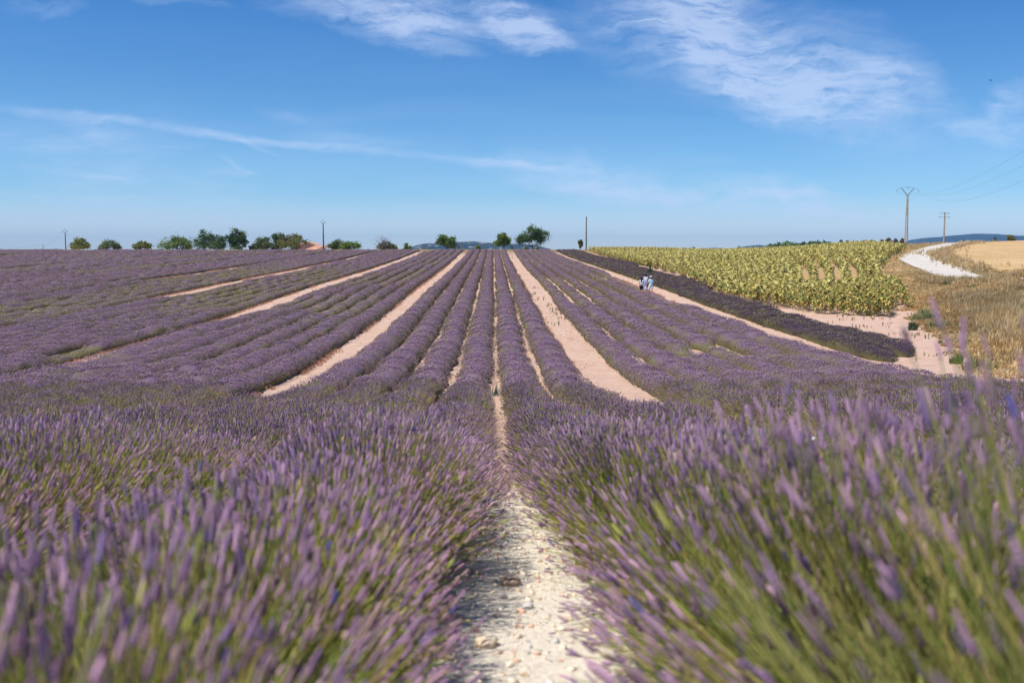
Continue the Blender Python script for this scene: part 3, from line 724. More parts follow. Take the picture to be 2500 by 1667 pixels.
tufts(gm, x, y, (.25+.3*rng.random(len(x)))*np.where((y < 135) & (x < roadx(y)+1), .42, 1)*np.where(x > roadx(y), 1.5, 1), .6, c, 8, 20)
tag(gm.build('dry_grass', M_grass), 'tall straw coloured grass on the bank between sunflowers and road', 'grass', kind='stuff')
x, y = scat(9000, 48, 175, 80, 230, lambda x, y: in_stub(x, y) & (x < .56*y+6) & (x < roadx(y)+5+3.5*rng.random(len(x))))
tufts(gm2, x, y, .2+.5*rng.random(len(x)), .6, DRY[rng.integers(0, 6, len(x))]*(.8+.4*rng.random((len(x), 1))), 8, 25)
tag(gm2.build('dry_grass', M_grass), 'lower fringe of dry grass where the stubble field begins', 'grass', kind='stuff')
sm = MB()
x, y = scat(26000, 48, 175, 88, 235, lambda x, y: in_stub(x, y) & (x < .56*y+6)); ln = np.abs(((x*.88-y*.47)/2.3) % 1-.5)
m = rng.random(len(x)) < .25+ln; x, y = x[m], y[m]
tufts(sm, x, y, .12+.10*rng.random(len(x)), .35, DRY[rng.integers(0, 6, len(x))]*.92, 6, 30)
tag(sm.build('stubble', M_grass), 'short golden cereal stubble right of the gravel road', 'stubble', kind='stuff')
# crest strip behind the rows + grass in the bare strips
wm = MB()
x, y = scat(5000, -26, 24, 267, 281, lambda x, y: x == x); tufts(wm, x, y, .3+.35*rng.random(len(x)), .6, DRY[rng.integers(0, 6, len(x))]*(.9+.4*rng.random((len(x), 1))), 8, 45)
x, y = scat(9000, -150, 34, 266, 279, lambda x, y: rng.random(len(x)) < .3+.9*fbm(x/6, y*0, 97)); 
tufts(wm, x, y, .25+.45*rng.random(len(x)), .5, DRY[rng.integers(0, 6, len(x))]*(.8+.4*rng.random((len(x), 1))), 8, 40)
WEED = np.array([lin(128,132,96), lin(150,144,104), lin(110,120,84), lin(190,160,112), lin(206,178,134)])
for tk, wd, dens_, big in [(-4.42, 1.1, 1.0, 1), (2.48, 1.15, .9, 1), (-11.32, 1., .7, 0), (-18.2, 1., .7, 0), (9.38, 1., .5, 0), (-25.1, .9, .5, 0)]:
    xc = tk*S+X0; n = int(1500*dens_)
    y = 12+rng.random(n)**.8*255; x = rowx(xc, y)+rng.normal(0, .5, n)*wd; k = fbm(x/1.5+tk, y/5, 99); m = rng.random(n) < np.clip((k-.42)*3.5+sstep(225, 255, y)*.6, .05, 1)
    x, y = x[m], y[m]; tufts(wm, x, y, .05+.09*rng.random(len(x))+.15*(y > 215), .14, WEED[rng.integers(0, 5, len(x))]*(.8+.4*rng.random((len(x), 1))), 8, 50)
    # pinkish dry grass along the left foot of the strip
    n = 2600; y = 18+rng.random(n)*170; x = xc-.85*(S*.95/1.55)+rng.normal(0, .13, n); m = fbm(x*0+tk, y/6, 101) > .42; x, y = x[m], y[m]
    tufts(wm, x, y, .12+.14*rng.random(len(x)), .22, (lin(206,160,132))*(.8+.4*rng.random((len(x), 1))), 8, 60)
x = 2.48*S+X0+np.array([.3,.6,.1,-.3,.8,1.0,.2,-.1,.5]); y = np.array([82,78,88,95,74,70,104,66,76.])   # taller dead weeds in the right strip
tufts(wm, np.repeat(x, 6)+rng.normal(0, .25, 54), np.repeat(y, 6)+rng.normal(0, .8, 54), .2+.2*rng.random(54), .25, WEED[rng.integers(0, 4, 54)]*.8, 10, 70)
# weeds on the dirt turning area
x, y = scat(1500, 18, 29, 36, 66, lambda x, y: (x < bankx(y)+.5) & (fbm(x/1.5, y/1.5, 103) > .6)); tufts(wm, x, y, .10+.25*rng.random(len(x)), .25, WEED[rng.integers(0, 5, len(x))], 9, 80)
tag(wm.build('weeds', M_grass), 'sparse dry weeds and grass along the bare strips and crest', 'weeds', kind='stuff')
def bush_plant(name, px, py, H, Wd, cols, label, cat, n=60, sharp=0, tpln=10, d=None, group=None):
    if d is None: X, Y, Z = hit(px, py)
    else: X, Y = at(px, d), d
    a = rng.random(n)*6.28; r = Wd*.5*np.sqrt(rng.random(n)); x = r*np.cos(a); y = r*np.sin(a); mb = MB()
    V0 = MB(); tufts(V0, X+x, Y+y, H*(1-.55*(r/(Wd*.5))**2)*(.45+.6*rng.random(n)), H*(.55 if not sharp else .14), np.array(cols)[rng.integers(0, len(cols), n)]*(.75+.5*rng.random((n, 1))), tpln, 200+int(px))
    z = G(X, Y)
    for v in V0.v: v -= np.array([X, Y, z], np.float32)
    o = V0.build(name, M_grass); o.location = (X, Y, z); return tag(o, label, cat, group)
GRN = [lin(126,140,80), lin(146,152,92), lin(112,126,74)]
bush_plant('weed_clump', 1586, 672, 2.5, .8, [lin(104,118,76), lin(84,100,66)], 'tall upright green weed rising between dark lavender and sunflowers', 'weed', 40, 1, d=118)
bush_plant('green_shrub', 2255, 782, 1.0, 1.5, [lin(160,164,118), lin(144,150,104), lin(186,176,128)], 'low grey green shrub at the foot of the grass bank', 'shrub', 90)
bush_plant('green_shrub', 2290, 800, .75, 1.4, [lin(150,152,108), lin(134,140,98), lin(180,168,120)], 'smaller paler shrub just right of the grey green one', 'shrub', 60)
bush_plant('weed_clump', 2228, 806, .85, .5, [lin(104,116,80), lin(88,100,70)], 'single leafy weed standing on the dirt before the sunflowers', 'weed', 30)
bush_plant('weed_clump', 2120, 772, .7, .35, [lin(120,128,70)], 'thin weed on bare soil under the sunflower edge', 'weed', 12)
bush_plant('weed_clump', 2335, 888, .7, .55, GRN, 'small green weed at the path edge by the grass bank', 'weed', 26)
bush_plant('weed_clump', 2392, 905, .8, 1.2, [lin(170,158,110), lin(146,146,98), lin(190,172,124)], 'wide straggly weed right of the dirt path end', 'weed', 60)
bush_plant('dead_bush', 2015, 832, .62, 1.3, [lin(176,140,116), lin(150,118,100), lin(188,156,128)], 'brown dead lavender bush in front of the dark rows', 'dead bush', 110)
bush_plant('broom_plant', 1215, 966, .62, .9, [lin(92,130,120), lin(110,140,110), lin(84,112,104)], 'blue green weed growing through the right central lavender row', 'weed', 60, 1)

# ------------------------------------------------------------------ stones of the furrow
st_ = MB(); ICO = (np.array([(0,0,-1),(.72,-.53,-.45),(-.28,-.85,-.45),(-.89,0,-.45),(-.28,.85,-.45),(.72,.53,-.45),(.28,-.85,.45),(-.72,-.53,.45),(-.72,.53,.45),(.28,.85,.45),(.89,0,.45),(0,0,1)]),
 [(0,1,2),(1,0,5),(0,2,3),(0,3,4),(0,4,5),(1,5,10),(2,1,6),(3,2,7),(4,3,8),(5,4,9),(1,10,6),(2,6,7),(3,7,8),(4,8,9),(5,9,10),(6,10,11),(7,6,11),(8,7,11),(9,8,11),(10,9,11)])
STC = np.array([lin(234,218,196), lin(228,212,190), lin(222,204,182), lin(232,208,180), lin(218,178,156), lin(200,198,194), lin(238,226,206)])
n = 5500; y = .5+rng.random(n)**1.5*13; x = X0+rng.normal(0, .42, n)*(1+.6*(y < 5)); s_ = np.minimum(.006+.016*rng.random(n)**2.2+(.03*(rng.random(n) < .025))*rng.random(n)*(y < 6), .05)
pos = np.stack([x, y, gz(x, y)+s_*.25], 1)
for k in range(5):
    m = rng.integers(0, 5, n) == k; tv = ICO[0]*(1+.45*(np.random.default_rng(k).random((12, 1))-.5)); ax = rng.normal(0, .25, (int(m.sum()), 3))+np.array([0, 0, 1.])
    inst(st_, tv, ICO[1], pos[m], ax, s_[m]*.6, s_[m]*1.1, STC[rng.integers(0, 7, int(m.sum()))]*(.95+.3*rng.random((int(m.sum()), 1))))
tag(st_.build('gravel', M_stone), 'pale chalky stones and clods on the central furrow floor', 'gravel', kind='stuff')
X, Y, Z = hit(1246, 1428); rb = MB(); rb.blob((0, 0, .018), (.12, .10, .065), lin(172,150,136), 14, 10, .10, 3)
rk = rb.build('rock', M_stone, smooth=True); rk.location = (X, Y, Z+.008); tag(rk, 'round brown stone lying alone in the central furrow', 'stone')

# ------------------------------------------------------------------ trees
def tree(name, px, D, wpx, top, kind, label, cat='tree', group=None, blobs=None, trunk=.18, seed=0, base=None, leaf=1.0, sparse=0.0, nleaf=4200, x=None):
    r = np.random.default_rng(seed+int(px)); X = at(px, D) if x is None else x; z0 = G(X, D)
    W_ = wpx/FPX*D; ztop = HC+(YH-top)/FPX*D; H = max(ztop-z0, .7); root = empty(name, (X, D, z0)); tag(root, label, cat, group)
    if blobs is None: blobs = [(0, .58, .5, .42), (-.25, .5, .3, .3), (.25, .5, .32, .3), (0, .78, .3, .22), (.1, .35, .4, .25)]
    cols = {'green': [lin(128,150,70), lin(98,124,56), lin(148,164,82), lin(78,104,46)], 'dark': [lin(94,120,66), lin(74,100,56), lin(112,136,76), lin(58,82,46)],
            'yellow': [lin(148,152,76), lin(124,138,66), lin(162,160,88), lin(100,118,56)], 'grey': [lin(128,144,92), lin(106,124,80), lin(146,158,104), lin(88,104,66)],
            'olive': [lin(134,132,72), lin(112,116,60), lin(150,146,88), lin(90,98,52)], 'twig': [lin(120,112,92), lin(100,96,76), lin(134,124,102)]}[kind]
    cols = np.array(cols)
    tb = MB(); base_h = H*trunk
    # trunk that forks into limbs reaching each clump of the crown
    p0 = np.array([0, 0, -.1]); p1 = np.array([r.normal(0, .05)*H, 0, base_h]); rt = max(.07*H**.8*.55, .07)
    tb.tube([p0, p0*.4+p1*.6+np.array([.04, 0, 0]), p1], [rt*1.3, rt, rt*.9], lin(98,84,70), 8)
    for (bx, bz, bw, bh) in blobs:
        e = np.array([bx*W_, r.uniform(-.15, .15)*W_, bz*H]); m = p1*.5+e*.5+np.array([r.normal(0, .04)*W_, 0, -.03*H])
        tb.tube([p1, m, e], [rt*.6, rt*.38, rt*.12], lin(98,84,70), 6)
        for q in range(5):
            f = e+r.normal(0, 1, 3)*np.array([bw*W_*.35, bw*W_*.35, bh*H*.35]); tb.tube([m*.4+e*.6, f], [rt*.18, rt*.05], lin(104,90,76), 4)
    tb.build('trunk', M_bark, root)
    cb = MB(); P_ = []; 
    tot = sum(b[2]*b[3] for b in blobs)
    for (bx, bz, bw, bh) in blobs:
        nc = max(8, int(46*b_ if (b_ := bw*bh/tot) else 8)); c0 = np.array([bx*W_, r.uniform(-.12, .12)*W_, bz*H])
        dd = r.normal(0, 1, (nc, 3)); dd /= np.linalg.norm(dd, axis=1, keepdims=True); rad = (.45+.55*r.random((nc, 1)))
        cc = c0+dd*rad*np.array([bw*W_*.5, bw*W_*.55, bh*H*.52]); k = int(nleaf/46)+4
        cr_ = .10*W_*(.6+.8*r.random(nc))
        for c_, q in zip(cc, cr_): P_.append((c_[None]+r.normal(0, 1, (k, 3))*q*np.array([.62, .62, .5]), np.full(k, r.random())))
    pos = np.concatenate([p[0] for p in P_]); sh = np.concatenate([p[1] for p in P_]); n = len(pos)
    m = (pos[:, 2] > .03*H) & (r.random(n) > sparse); pos = pos[m]; sh = sh[m]; n = len(pos)
    ci = np.clip((sh*len(cols)+r.normal(0, .6, n)).astype(int), 0, len(cols)-1)
    ax = r.normal(0, 1, (n, 3))+np.array([0, 0, .4]); Ls = (.22+.18*r.random(n))*leaf*(D/290)**.5
    global rng
    inst(cb, LEAF[0], LEAF[1], pos, ax, Ls, Ls*.5, cols[ci]*(.8+.4*r.random((n, 1))))
    cb.build('crown', M_leaf, root); return root
GL = 'trees along the crest left of the farmhouse'
tree('oak_tree', 192, 292, 50, 581, 'yellow', 'small yellow green tree right of the leftmost tall pole', group=GL, sparse=.3, blobs=[(.1,.72,.5,.4),(-.2,.4,.5,.35),(.1,.35,.6,.3),(.42,.45,.15,.2)])
tree('oak_tree', 270, 292, 54, 586, 'grey', 'low wide grey green tree, second from the left on the crest', group=GL, sparse=.25, blobs=[(0,.66,.5,.4),(-.28,.4,.4,.4),(.28,.4,.4,.4)])
tree('oak_tree', 347, 294, 46, 589, 'yellow', 'smallest yellow green tree in the left crest line', group=GL, sparse=.2, blobs=[(0,.7,.5,.35),(-.25,.45,.4,.35),(.28,.5,.35,.3)])
tree('oak_tree', 431, 292, 78, 576, 'green', 'broad green tree with bumpy top and bushy skirt', group=GL, nleaf=3200, blobs=[(-.08,.72,.35,.35),(.12,.7,.3,.3),(-.32,.4,.35,.4),(.34,.5,.3,.4),(0,.4,.6,.4),(.3,.3,.4,.3)])
tree('oak_tree', 512, 291, 76, 563, 'dark', 'dark green tree with a raised left shoulder', group=GL, nleaf=4200, blobs=[(-.22,.76,.3,.35),(.05,.62,.5,.4),(-.3,.45,.4,.45),(.3,.5,.35,.45),(.05,.35,.7,.4),(.36,.3,.3,.35)])
tree('oak_tree', 581, 291, 56, 559, 'dark', 'tallest dark blue green tree on the left crest', group=GL, nleaf=4400, blobs=[(0,.75,.6,.4),(-.25,.55,.4,.4),(.28,.6,.35,.4),(0,.4,.8,.4),(-.1,.25,.8,.3)])
tree('bush', 619, 293, 24, 596, 'grey', 'small grey green bush between the tallest tree and the pale tree', 'bush', GL, nleaf=900)
tree('oak_tree', 643, 292, 46, 578, 'grey', 'pale leafy tree left of the dark tree behind the olive one', group=GL, sparse=.2, blobs=[(0,.72,.6,.4),(-.25,.5,.4,.4),(.2,.45,.5,.4),(0,.3,.7,.3)])
tree('oak_tree', 681, 295, 48, 568, 'dark', 'dark tree partly hidden behind the round olive tree', group=GL, nleaf=3600, blobs=[(0,.78,.6,.35),(-.2,.5,.6,.45),(.15,.5,.6,.5),(-.1,.25,.7,.3)])
tree('oak_tree', 715, 289, 66, 569, 'olive', 'rounded olive green tree standing before the farmhouse', group=GL, nleaf=4600, blobs=[(0,.68,.75,.5),(-.25,.5,.45,.5),(.27,.48,.42,.5),(0,.35,.9,.45)])
tree('bush', 822, 293, 44, 585, 'grey', 'grey twiggy bush right of the farmhouse roof', 'bush', 'bushes right of the farmhouse', sparse=.25, blobs=[(0,.65,.6,.5),(-.2,.4,.5,.4),(.2,.4,.5,.4)])
tree('bush', 855, 292, 54, 588, 'green', 'rounded green bush at the right end of the farmhouse hedge', 'bush', 'bushes right of the farmhouse', nleaf=3200, blobs=[(0,.6,.7,.5),(-.25,.4,.5,.5),(.3,.45,.35,.5)])
def twigs(root_, W_, H, n, seed, col=lin(132,116,104), bias=0):
    r = np.random.default_rng(seed); mb = MB()
    for k in range(n):
        a = r.uniform(-1, 1)+bias; e = np.array([a*W_*.5, r.uniform(-.3, .3)*W_, H*(.65+.4*r.random())]); m = e*np.array([.45, .45, .5])+r.normal(0, .04, 3)*H
        mb.tube([np.array([0, 0, .1]), m, e], [.04, .028, .012], col, 4)
        for q in range(5):
            s0 = m+(e-m)*r.random(); mb.tube([s0, s0+r.normal(0, .10, 3)*H+np.array([a*.1*W_, 0, .12*H])], [.018, .008], col, 3)
    return mb.build('bare_branches', M_bark, root_)
t = tree('bush', 938, 290, 50, 584, 'twig', 'grey half dead bush with bare branches on its left', 'bush', sparse=.45, nleaf=2400, blobs=[(0,.55,.6,.5),(.2,.4,.5,.5),(-.1,.3,.7,.4)]); twigs(t, 6.2, 4.6, 26, 1, bias=-.25)
tree('bush', 958, 290, 30, 597, 'olive', 'small olive green bush hugging the half dead bush', 'bush', nleaf=1200)
t = tree('bush', 995, 290, 20, 592, 'green', 'small two stemmed shrub in front of the left hill slope', 'bush', nleaf=900, sparse=.3, blobs=[(-.15,.7,.35,.5),(.3,.45,.35,.4),(-.1,.3,.7,.3)]); twigs(t, 2, 2.2, 8, 2)
tree('almond_tree', 1087, 284, 46, 573, 'green', 'compact round almond tree before the blue hill, left of the bare sapling', trunk=.22, nleaf=5200, blobs=[(-.1,.78,.55,.35),(.28,.66,.4,.4),(-.22,.55,.5,.4),(.1,.5,.7,.35),(.32,.36,.3,.2)])
e = empty('bare_sapling', (at(1122, 284), 284, G(at(1122, 284), 284))); tag(e, 'leafless grey sapling right of the compact almond tree', 'sapling'); twigs(e, 2.4, 2.9, 12, 5)
tree('bush', 1167, 284, 13, 598, 'yellow', 'tiny leafy bush alone between two almond trees', 'bush', nleaf=700, trunk=.15)
tree('almond_tree', 1229, 283, 42, 568, 'green', 'egg shaped dense almond tree on one leaning trunk', trunk=.27, nleaf=6000, blobs=[(0,.75,.6,.42),(-.22,.6,.45,.4),(.24,.6,.45,.4),(0,.52,.8,.35),(-.32,.42,.25,.2)])
e = empty('bare_sapling', (at(1251, 284), 284, G(at(1251, 284), 284))); tag(e, 'small leafless sapling at the foot of the egg shaped tree', 'sapling'); twigs(e, 2.0, 2.2, 10, 6)
tree('almond_tree', 1300, 283, 72, 557, 'dark', 'largest almond tree with forked trunk and open spreading crown', trunk=.2, nleaf=4200, blobs=[(-.05,.85,.42,.28),(.22,.78,.35,.3),(-.3,.62,.34,.32),(.38,.66,.24,.34),(.08,.6,.25,.25),(-.12,.55,.3,.22),(.28,.48,.22,.2),(-.42,.45,.14,.2)])
tree('bush', 1284, 286, 10, 602, 'yellow', 'tiny yellow bush under the largest almond tree', 'bush', nleaf=400)
tree('bush', 1313, 286, 10, 604, 'olive', 'tiny olive bush right of the largest almond trunk', 'bush', nleaf=400)
tree('sapling', 1417, 280, 13, 585, 'olive', 'slender leafy sapling just left of the plain pole', 'sapling', trunk=.25, nleaf=1300, blobs=[(0,.8,.9,.3),(.05,.6,.8,.3),(0,.42,.5,.25)])
tree('bush', 1660, 340, 34, 601, 'dark', 'low dark bush rising over the sunflower skyline', 'bush', nleaf=1500)
tree('bush', 1692, 340, 25, 593, 'grey', 'taller bush over the sunflowers right of the low dark one', 'bush', nleaf=1800)
tree('bush', 1804, 320, 13, 592, 'dark', 'small lone bush on the sunflower skyline', 'bush', nleaf=900)
for px, wq, tp_, lb in [(1757,10,600,'left brown leafless bush on the sunflower skyline'),(1775,12,600,'right brown leafless bush on the sunflower skyline')]:
    t = tree('bush', px, 300, wq, tp_, 'twig', lb, 'bush', nleaf=500)
tree('bush', 2467, 236, 21, 569, 'olive', 'lone dark bush on the stubble field skyline', 'bush', nleaf=2200, blobs=[(0,.6,.9,.6),(.1,.35,.8,.5)])
tree('bush', 2428, 262, 14, 577, 'grey', 'faint small bush left of the lone stubble field bush', 'bush', nleaf=700)
# rubble and scrub on the skyline behind the sunflowers
hd = [(2052,14,585),(2068,10,586),(2082,13,587),(2105,16,586),(2128,12,585),(2152,14,584),(2168,20,580),(2186,14,583),(2202,14,581)]
for i, (px, wq, tp_) in enumerate(hd):
    tree('scrub', px, 222, wq, tp_, 'twig', 'brown scrub clump on the skyline, %s from the left before the forked pole' % ['first','second','third','fourth','fifth','sixth','seventh','eighth','last'][i], 'scrub', 'scrub clumps along the upper field edge', nleaf=500)
# far wood strips
wb = MB(); 
for cx0, hw, tp_, Dq in [(1935, 50, 594, 520), (2010, 36, 591.5, 560)]:
    n = 1600; a = rng.uniform(-1, 1, n); X_ = np.array([at(cx0+hw*q, Dq) for q in a]); top_ = HC+(YH-tp_)/FPX*Dq; z = top_*np.sqrt(np.clip(1-a**4, .1, 1))*1.0-.6+rng.normal(0, .5, n)-(rng.random(n)*7); 
    inst(wb, LEAF[0], LEAF[1], np.stack([X_, Dq+rng.uniform(-8, 25, n), z], 1), rng.normal(0, 1, (n, 3))+np.array([0, 0, 1.5]), 1.6, .9, np.array([lin(104,128,76), lin(88,112,68), lin(120,138,84)])[rng.integers(0, 3, n)])
tag(wb.build('wood', M_leaf), 'dark green wood showing as low strips beyond the sunflowers', 'wood', kind='stuff')

# ------------------------------------------------------------------ farmhouse
HD = 330; hx = at(768, HD); sc = HD/FPX
def zt(py): return HC+(YH-py)*sc
hz = G(hx, HD); house = empty('farmhouse', (hx, HD, hz), 0); tag(house, 'pink rendered farmhouse with two terracotta roofs behind the crest', 'farmhouse')
WALL = lin(196,158,140); TILE = lin(208,160,132)
def prism(name, pts, y0, y1, col, mat, parent=house):
    mb = MB(); n = len(pts); V = [(at(px, HD)-hx, y0, zt(py)-hz) for px, py in pts]+[(at(px, HD)-hx, y1, zt(py)-hz) for px, py in pts]
    mb.add(V, [list(range(n))], col); mb.add(V, [list(range(n, 2*n))[::-1]], col); mb.add(V, [(k, k+n, (k+1) % n+n, (k+1) % n) for k in range(n)], col); return mb.build(name, mat, parent)
def roofslab(name, a, b, y0a, y1a, y0b, y1b, th=.18):
    """sloping tiled slab between two edges (px,py)"""
    mb = MB(); xa, za = at(a[0], HD)-hx, zt(a[1])-hz; xb, zb = at(b[0], HD)-hx, zt(b[1])-hz
    n = 26
    for k in range(n):                # rounded tile courses
        f0, f1 = k/n, (k+1)/n
        ya0, ya1 = y0a+(y1a-y0a)*f0, y0a+(y1a-y0a)*f1; yb0, yb1 = y0b+(y1b-y0b)*f0, y0b+(y1b-y0b)*f1
        ym = (ya0+ya1)/2; yn = (yb0+yb1)/2; c = TILE*(.85+.3*rng.random())
        V = [(xa, ya0, za), (xa, ym, za+.07), (xa, ya1, za), (xb, yb0, zb), (xb, yn, zb+.07), (xb, yb1, zb), (xa, ya0, za-th), (xb, yb0, zb-th), (xa, ya1, za-th), (xb, yb1, zb-th)]
        mb.add(V, [(0, 1, 4, 3), (1, 2, 5, 4), (6, 7, 9, 8), (0, 3, 7, 6), (2, 8, 9, 5)], c)
    return mb.build(name, M_plain, house)
prism('wall', [(722,628),(722,601),(752.5,592.5),(772,600.5),(772,628)], 0, 10, WALL, M_plain)
roofslab('roof', (752.5,591), (774,600), -.4, 10.4, -.4, 10.4); roofslab('roof', (719,601), (752.5,591), -.4, 10.4, -.4, 10.4)
prism('wing_wall', [(752,628),(752,612),(775,612),(798,600),(798,628)], -5, -.6, WALL, M_plain)
mbw = MB()   # lean-to roof facing the field
za, zb = zt(600.5)-hz, zt(614)-hz
for k in range(30):
    f0, f1 = k/30, (k+1)/30; xl0 = (at(770, HD)-hx)+(at(802, HD)-at(770, HD))*f0; xl1 = (at(770, HD)-hx)+(at(802, HD)-at(770, HD))*f1
    xb0 = (at(744, HD)-hx)+(at(782, HD)-at(744, HD))*f0; xb1 = (at(744, HD)-hx)+(at(782, HD)-at(744, HD))*f1
    V = [(xl0, -.8, za-.2*0), ((xl0+xl1)/2, -.8, za+.07), (xl1, -.8, za), (xb0, -6.4, zb), ((xb0+xb1)/2, -6.4, zb+.07), (xb1, -6.4, zb), (xl0, -.8, za-.2), (xl1, -.8, za-.2), (xb0, -6.4, zb-.2), (xb1, -6.4, zb-.2)]
    mbw.add(V, [(0, 3, 4, 1), (1, 4, 5, 2), (6, 7, 9, 8), (3, 8, 9, 5), (0, 6, 8, 3), (2, 5, 9, 7)], TILE*(.9+.25*rng.random()))
mbw.build('wing_roof', M_plain, house)

# ------------------------------------------------------------------ poles and lines
CONC = lin(176,164,142)
def insulator(parent, p, hang=.35):
    mb = MB(); p = np.array(p, float); q = p-np.array([0, 0, hang]); mb.tube([p, q], [.02, .02], lin(120,130,138), 5)
    for k in range(3): mb.tube([p-np.array([0, 0, hang*(.3+.22*k)]), p-np.array([0, 0, hang*(.4+.22*k)])], [.07, .10], lin(96,110,118), 8)
    mb.build('insulator', M_metal, parent); return q
def pole_v(px, D, top, label):
    X = at(px, D); z0 = G(X, D); H = HC+(YH-top)/FPX*D-z0; e = empty('utility_pole', (X, D, z0)); tag(e, label, 'utility pole')
    mb = MB(); Hp = H-1.4; n = 22
    for sx in (-1, 1):
        V = []
        mb.tube([(sx*.26, 0, -.3), (sx*.26, 0, 1.0), (sx*.10, 0, Hp)], [.11, .10, .07], CONC, 4)
    for k in range(n):                 # web between the two legs with openings
        z = -.2+(Hp+.2)*(k+.5)/n; w = .26+(.10-.26)*max(0, (z-1)/(Hp-1)); hh = Hp/n*(.40 if z < Hp*.62 else 1.02); mb.box((0, 0, z), (w*2, .15, hh), CONC*.95)
    mb.build('pole', M_wood, e)
    arm = MB(); 
    for sx in (-1, 1): arm.tube([(0, 0, Hp-.1), (sx*1.15, 0, H-.15)], [.09, .06], lin(92,110,116), 5)
    arm.build('crossarm', M_metal, e)
    w = MB(); t = np.linspace(-1, 1, 17); w.tube([(2.05*q, 0, H+.12-.55*q*q) for q in t], .028, lin(120,132,138), 5); w.build('arch_bar', M_metal, e)
    tips = [insulator(e, (-2.05, 0, H-.43)), insulator(e, (0, 0, H+.1)), insulator(e, (2.05, 0, H-.43))]
    return [np.array([X, D, z0])+q for q in tips]
def pole_t(px, D, top, label):
    X = at(px, D); z0 = G(X, D); H = HC+(YH-top)/FPX*D-z0; e = empty('utility_pole', (X, D, z0)); tag(e, label, 'utility pole')
    mb = MB(); mb.tube([(0, 0, -.3), (0, 0, H*.5), (0, 0, H)], [.27, .22, .15], CONC*.85, 8); mb.build('pole', M_wood, e)
    a = MB(); a.box((0, -.16, H-.35), (2.5, .10, .10), lin(120,124,124)); a.build('crossarm', M_metal, e); a = MB(); a.box((-.1, -.16, H-1.35), (3.0, .10, .10), lin(120,124,124)); a.build('crossarm', M_metal, e)
    for q in (-1.5, 1.25): insulator(e, (q, -.16, H-1.4))
    for q in (-1.1, 1.1): insulator(e, (q, -.16, H-.40), .25)
    return np.array([X, D, z0+H-.4])
def pole_s(px, D, top, label, w=.16, armk='v', col=lin(112,104,100)):
    X = at(px, D); z0 = G(X, D); H = HC+(YH-top)/FPX*D-z0; e = empty('utility_pole', (X, D, z0)); tag(e, label, 'utility pole')
    mb = MB(); mb.tube([(0, 0, -.3), (0, 0, H*.5), (0, 0, H-.9 if armk == 'v' else H)], [w*1.25, w*1.05, w*.8], col, 8); mb.build('pole', M_wood, e); out = [np.array([X, D, z0+H])]
    if armk == 'v':
        a = MB(); a.tube([(-.75, 0, H-.65), (-.5, 0, H-.9), (0, 0, H-.95), (.5, 0, H-.9), (.75, 0, H-.65)], .05, lin(110,124,130), 5); a.tube([(-.55, 0, H-.85), (0, 0, H-.05)], .035, lin(110,124,130), 5); a.tube([(.55, 0, H-.85), (0, 0, H-.05)], .035, lin(110,124,130), 5)
        a.build('crossarm', M_metal, e)
        for q, zq in ((-.75, H-.45), (.75, H-.45), (0, H+.25)):
            b = MB(); b.tube([(q, 0, zq-.2), (q, 0, zq)], [.05, .08], lin(96,110,118), 6); b.build('insulator', M_metal, e)
    elif armk == 'cap':
        b = MB(); b.tube([(0, 0, H), (0, 0, H+.35)], [.05, .03], lin(120,124,124), 6); b.box((0, 0, H-.35), (.5, .12, .12), lin(110,114,116)); b.build('insulator', M_metal, e)
    return out[0]
tv = pole_v(2211, 187, 459, 'tall concrete pole with forked top above the gravel road')
tt = pole_t(2303, 262, 518, 'shorter pole with two level crossarms right of the forked one')
pa = pole_s(161, 300, 561, 'slim pole with small fork left of the leftmost crest tree', .15)
pb = pole_s(106, 420, 598, 'short far pole, the leftmost one on the skyline', .12, 'n')
pc = pole_s(790, 288, 538, 'slim dark pole with small fork at the farmhouse roof', .17, 'v', lin(74,68,72))
pd = pole_s(1431, 276, 531, 'plain straight pole between the almond trees and sunflowers', .17, 'cap', lin(120,112,100))
def wire(a, b, sag, label, r=.018, grp=None):
    mb = MB(); t = np.linspace(0, 1, 40)[:, None]; a = np.array(a, float); b = np.array(b, float); p = a*(1-t)+b*t; p[:, 2] -= 4*sag*(t*(1-t))[:, 0]
    mb.tube(p-a, r, lin(62,72,82), 4, cap=False); o = mb.build('power_line', M_metal); o.location = a; tag(o, label, 'power line', grp)
G3 = 'cables running right from the forked pole'
d1 = ray(2560, 332); d2 = ray(2560, 372); d3 = ray(2560, 412)
for dd, tpp, lb in ((d1, tv[0], 'highest of three cables rising right from the forked pole'), (d2, tv[1], 'middle of three cables rising right from the forked pole'), (d3, tv[2], 'lowest of three cables rising right from the forked pole')):
    k = 62/dd.y; wire(tpp, (dd.x*k, 62, HC+dd.z*k), 1.9, lb, .0055, G3)
wire(pa+np.array([-.7, 0, -.6]), pb, 1.2, 'thin sagging cable between the two leftmost poles', .02)
wire(pb, (at(-120, 520), 520, pb[2]-1.0), 1.2, 'thin cable leaving the photo left of the short far pole', .02)

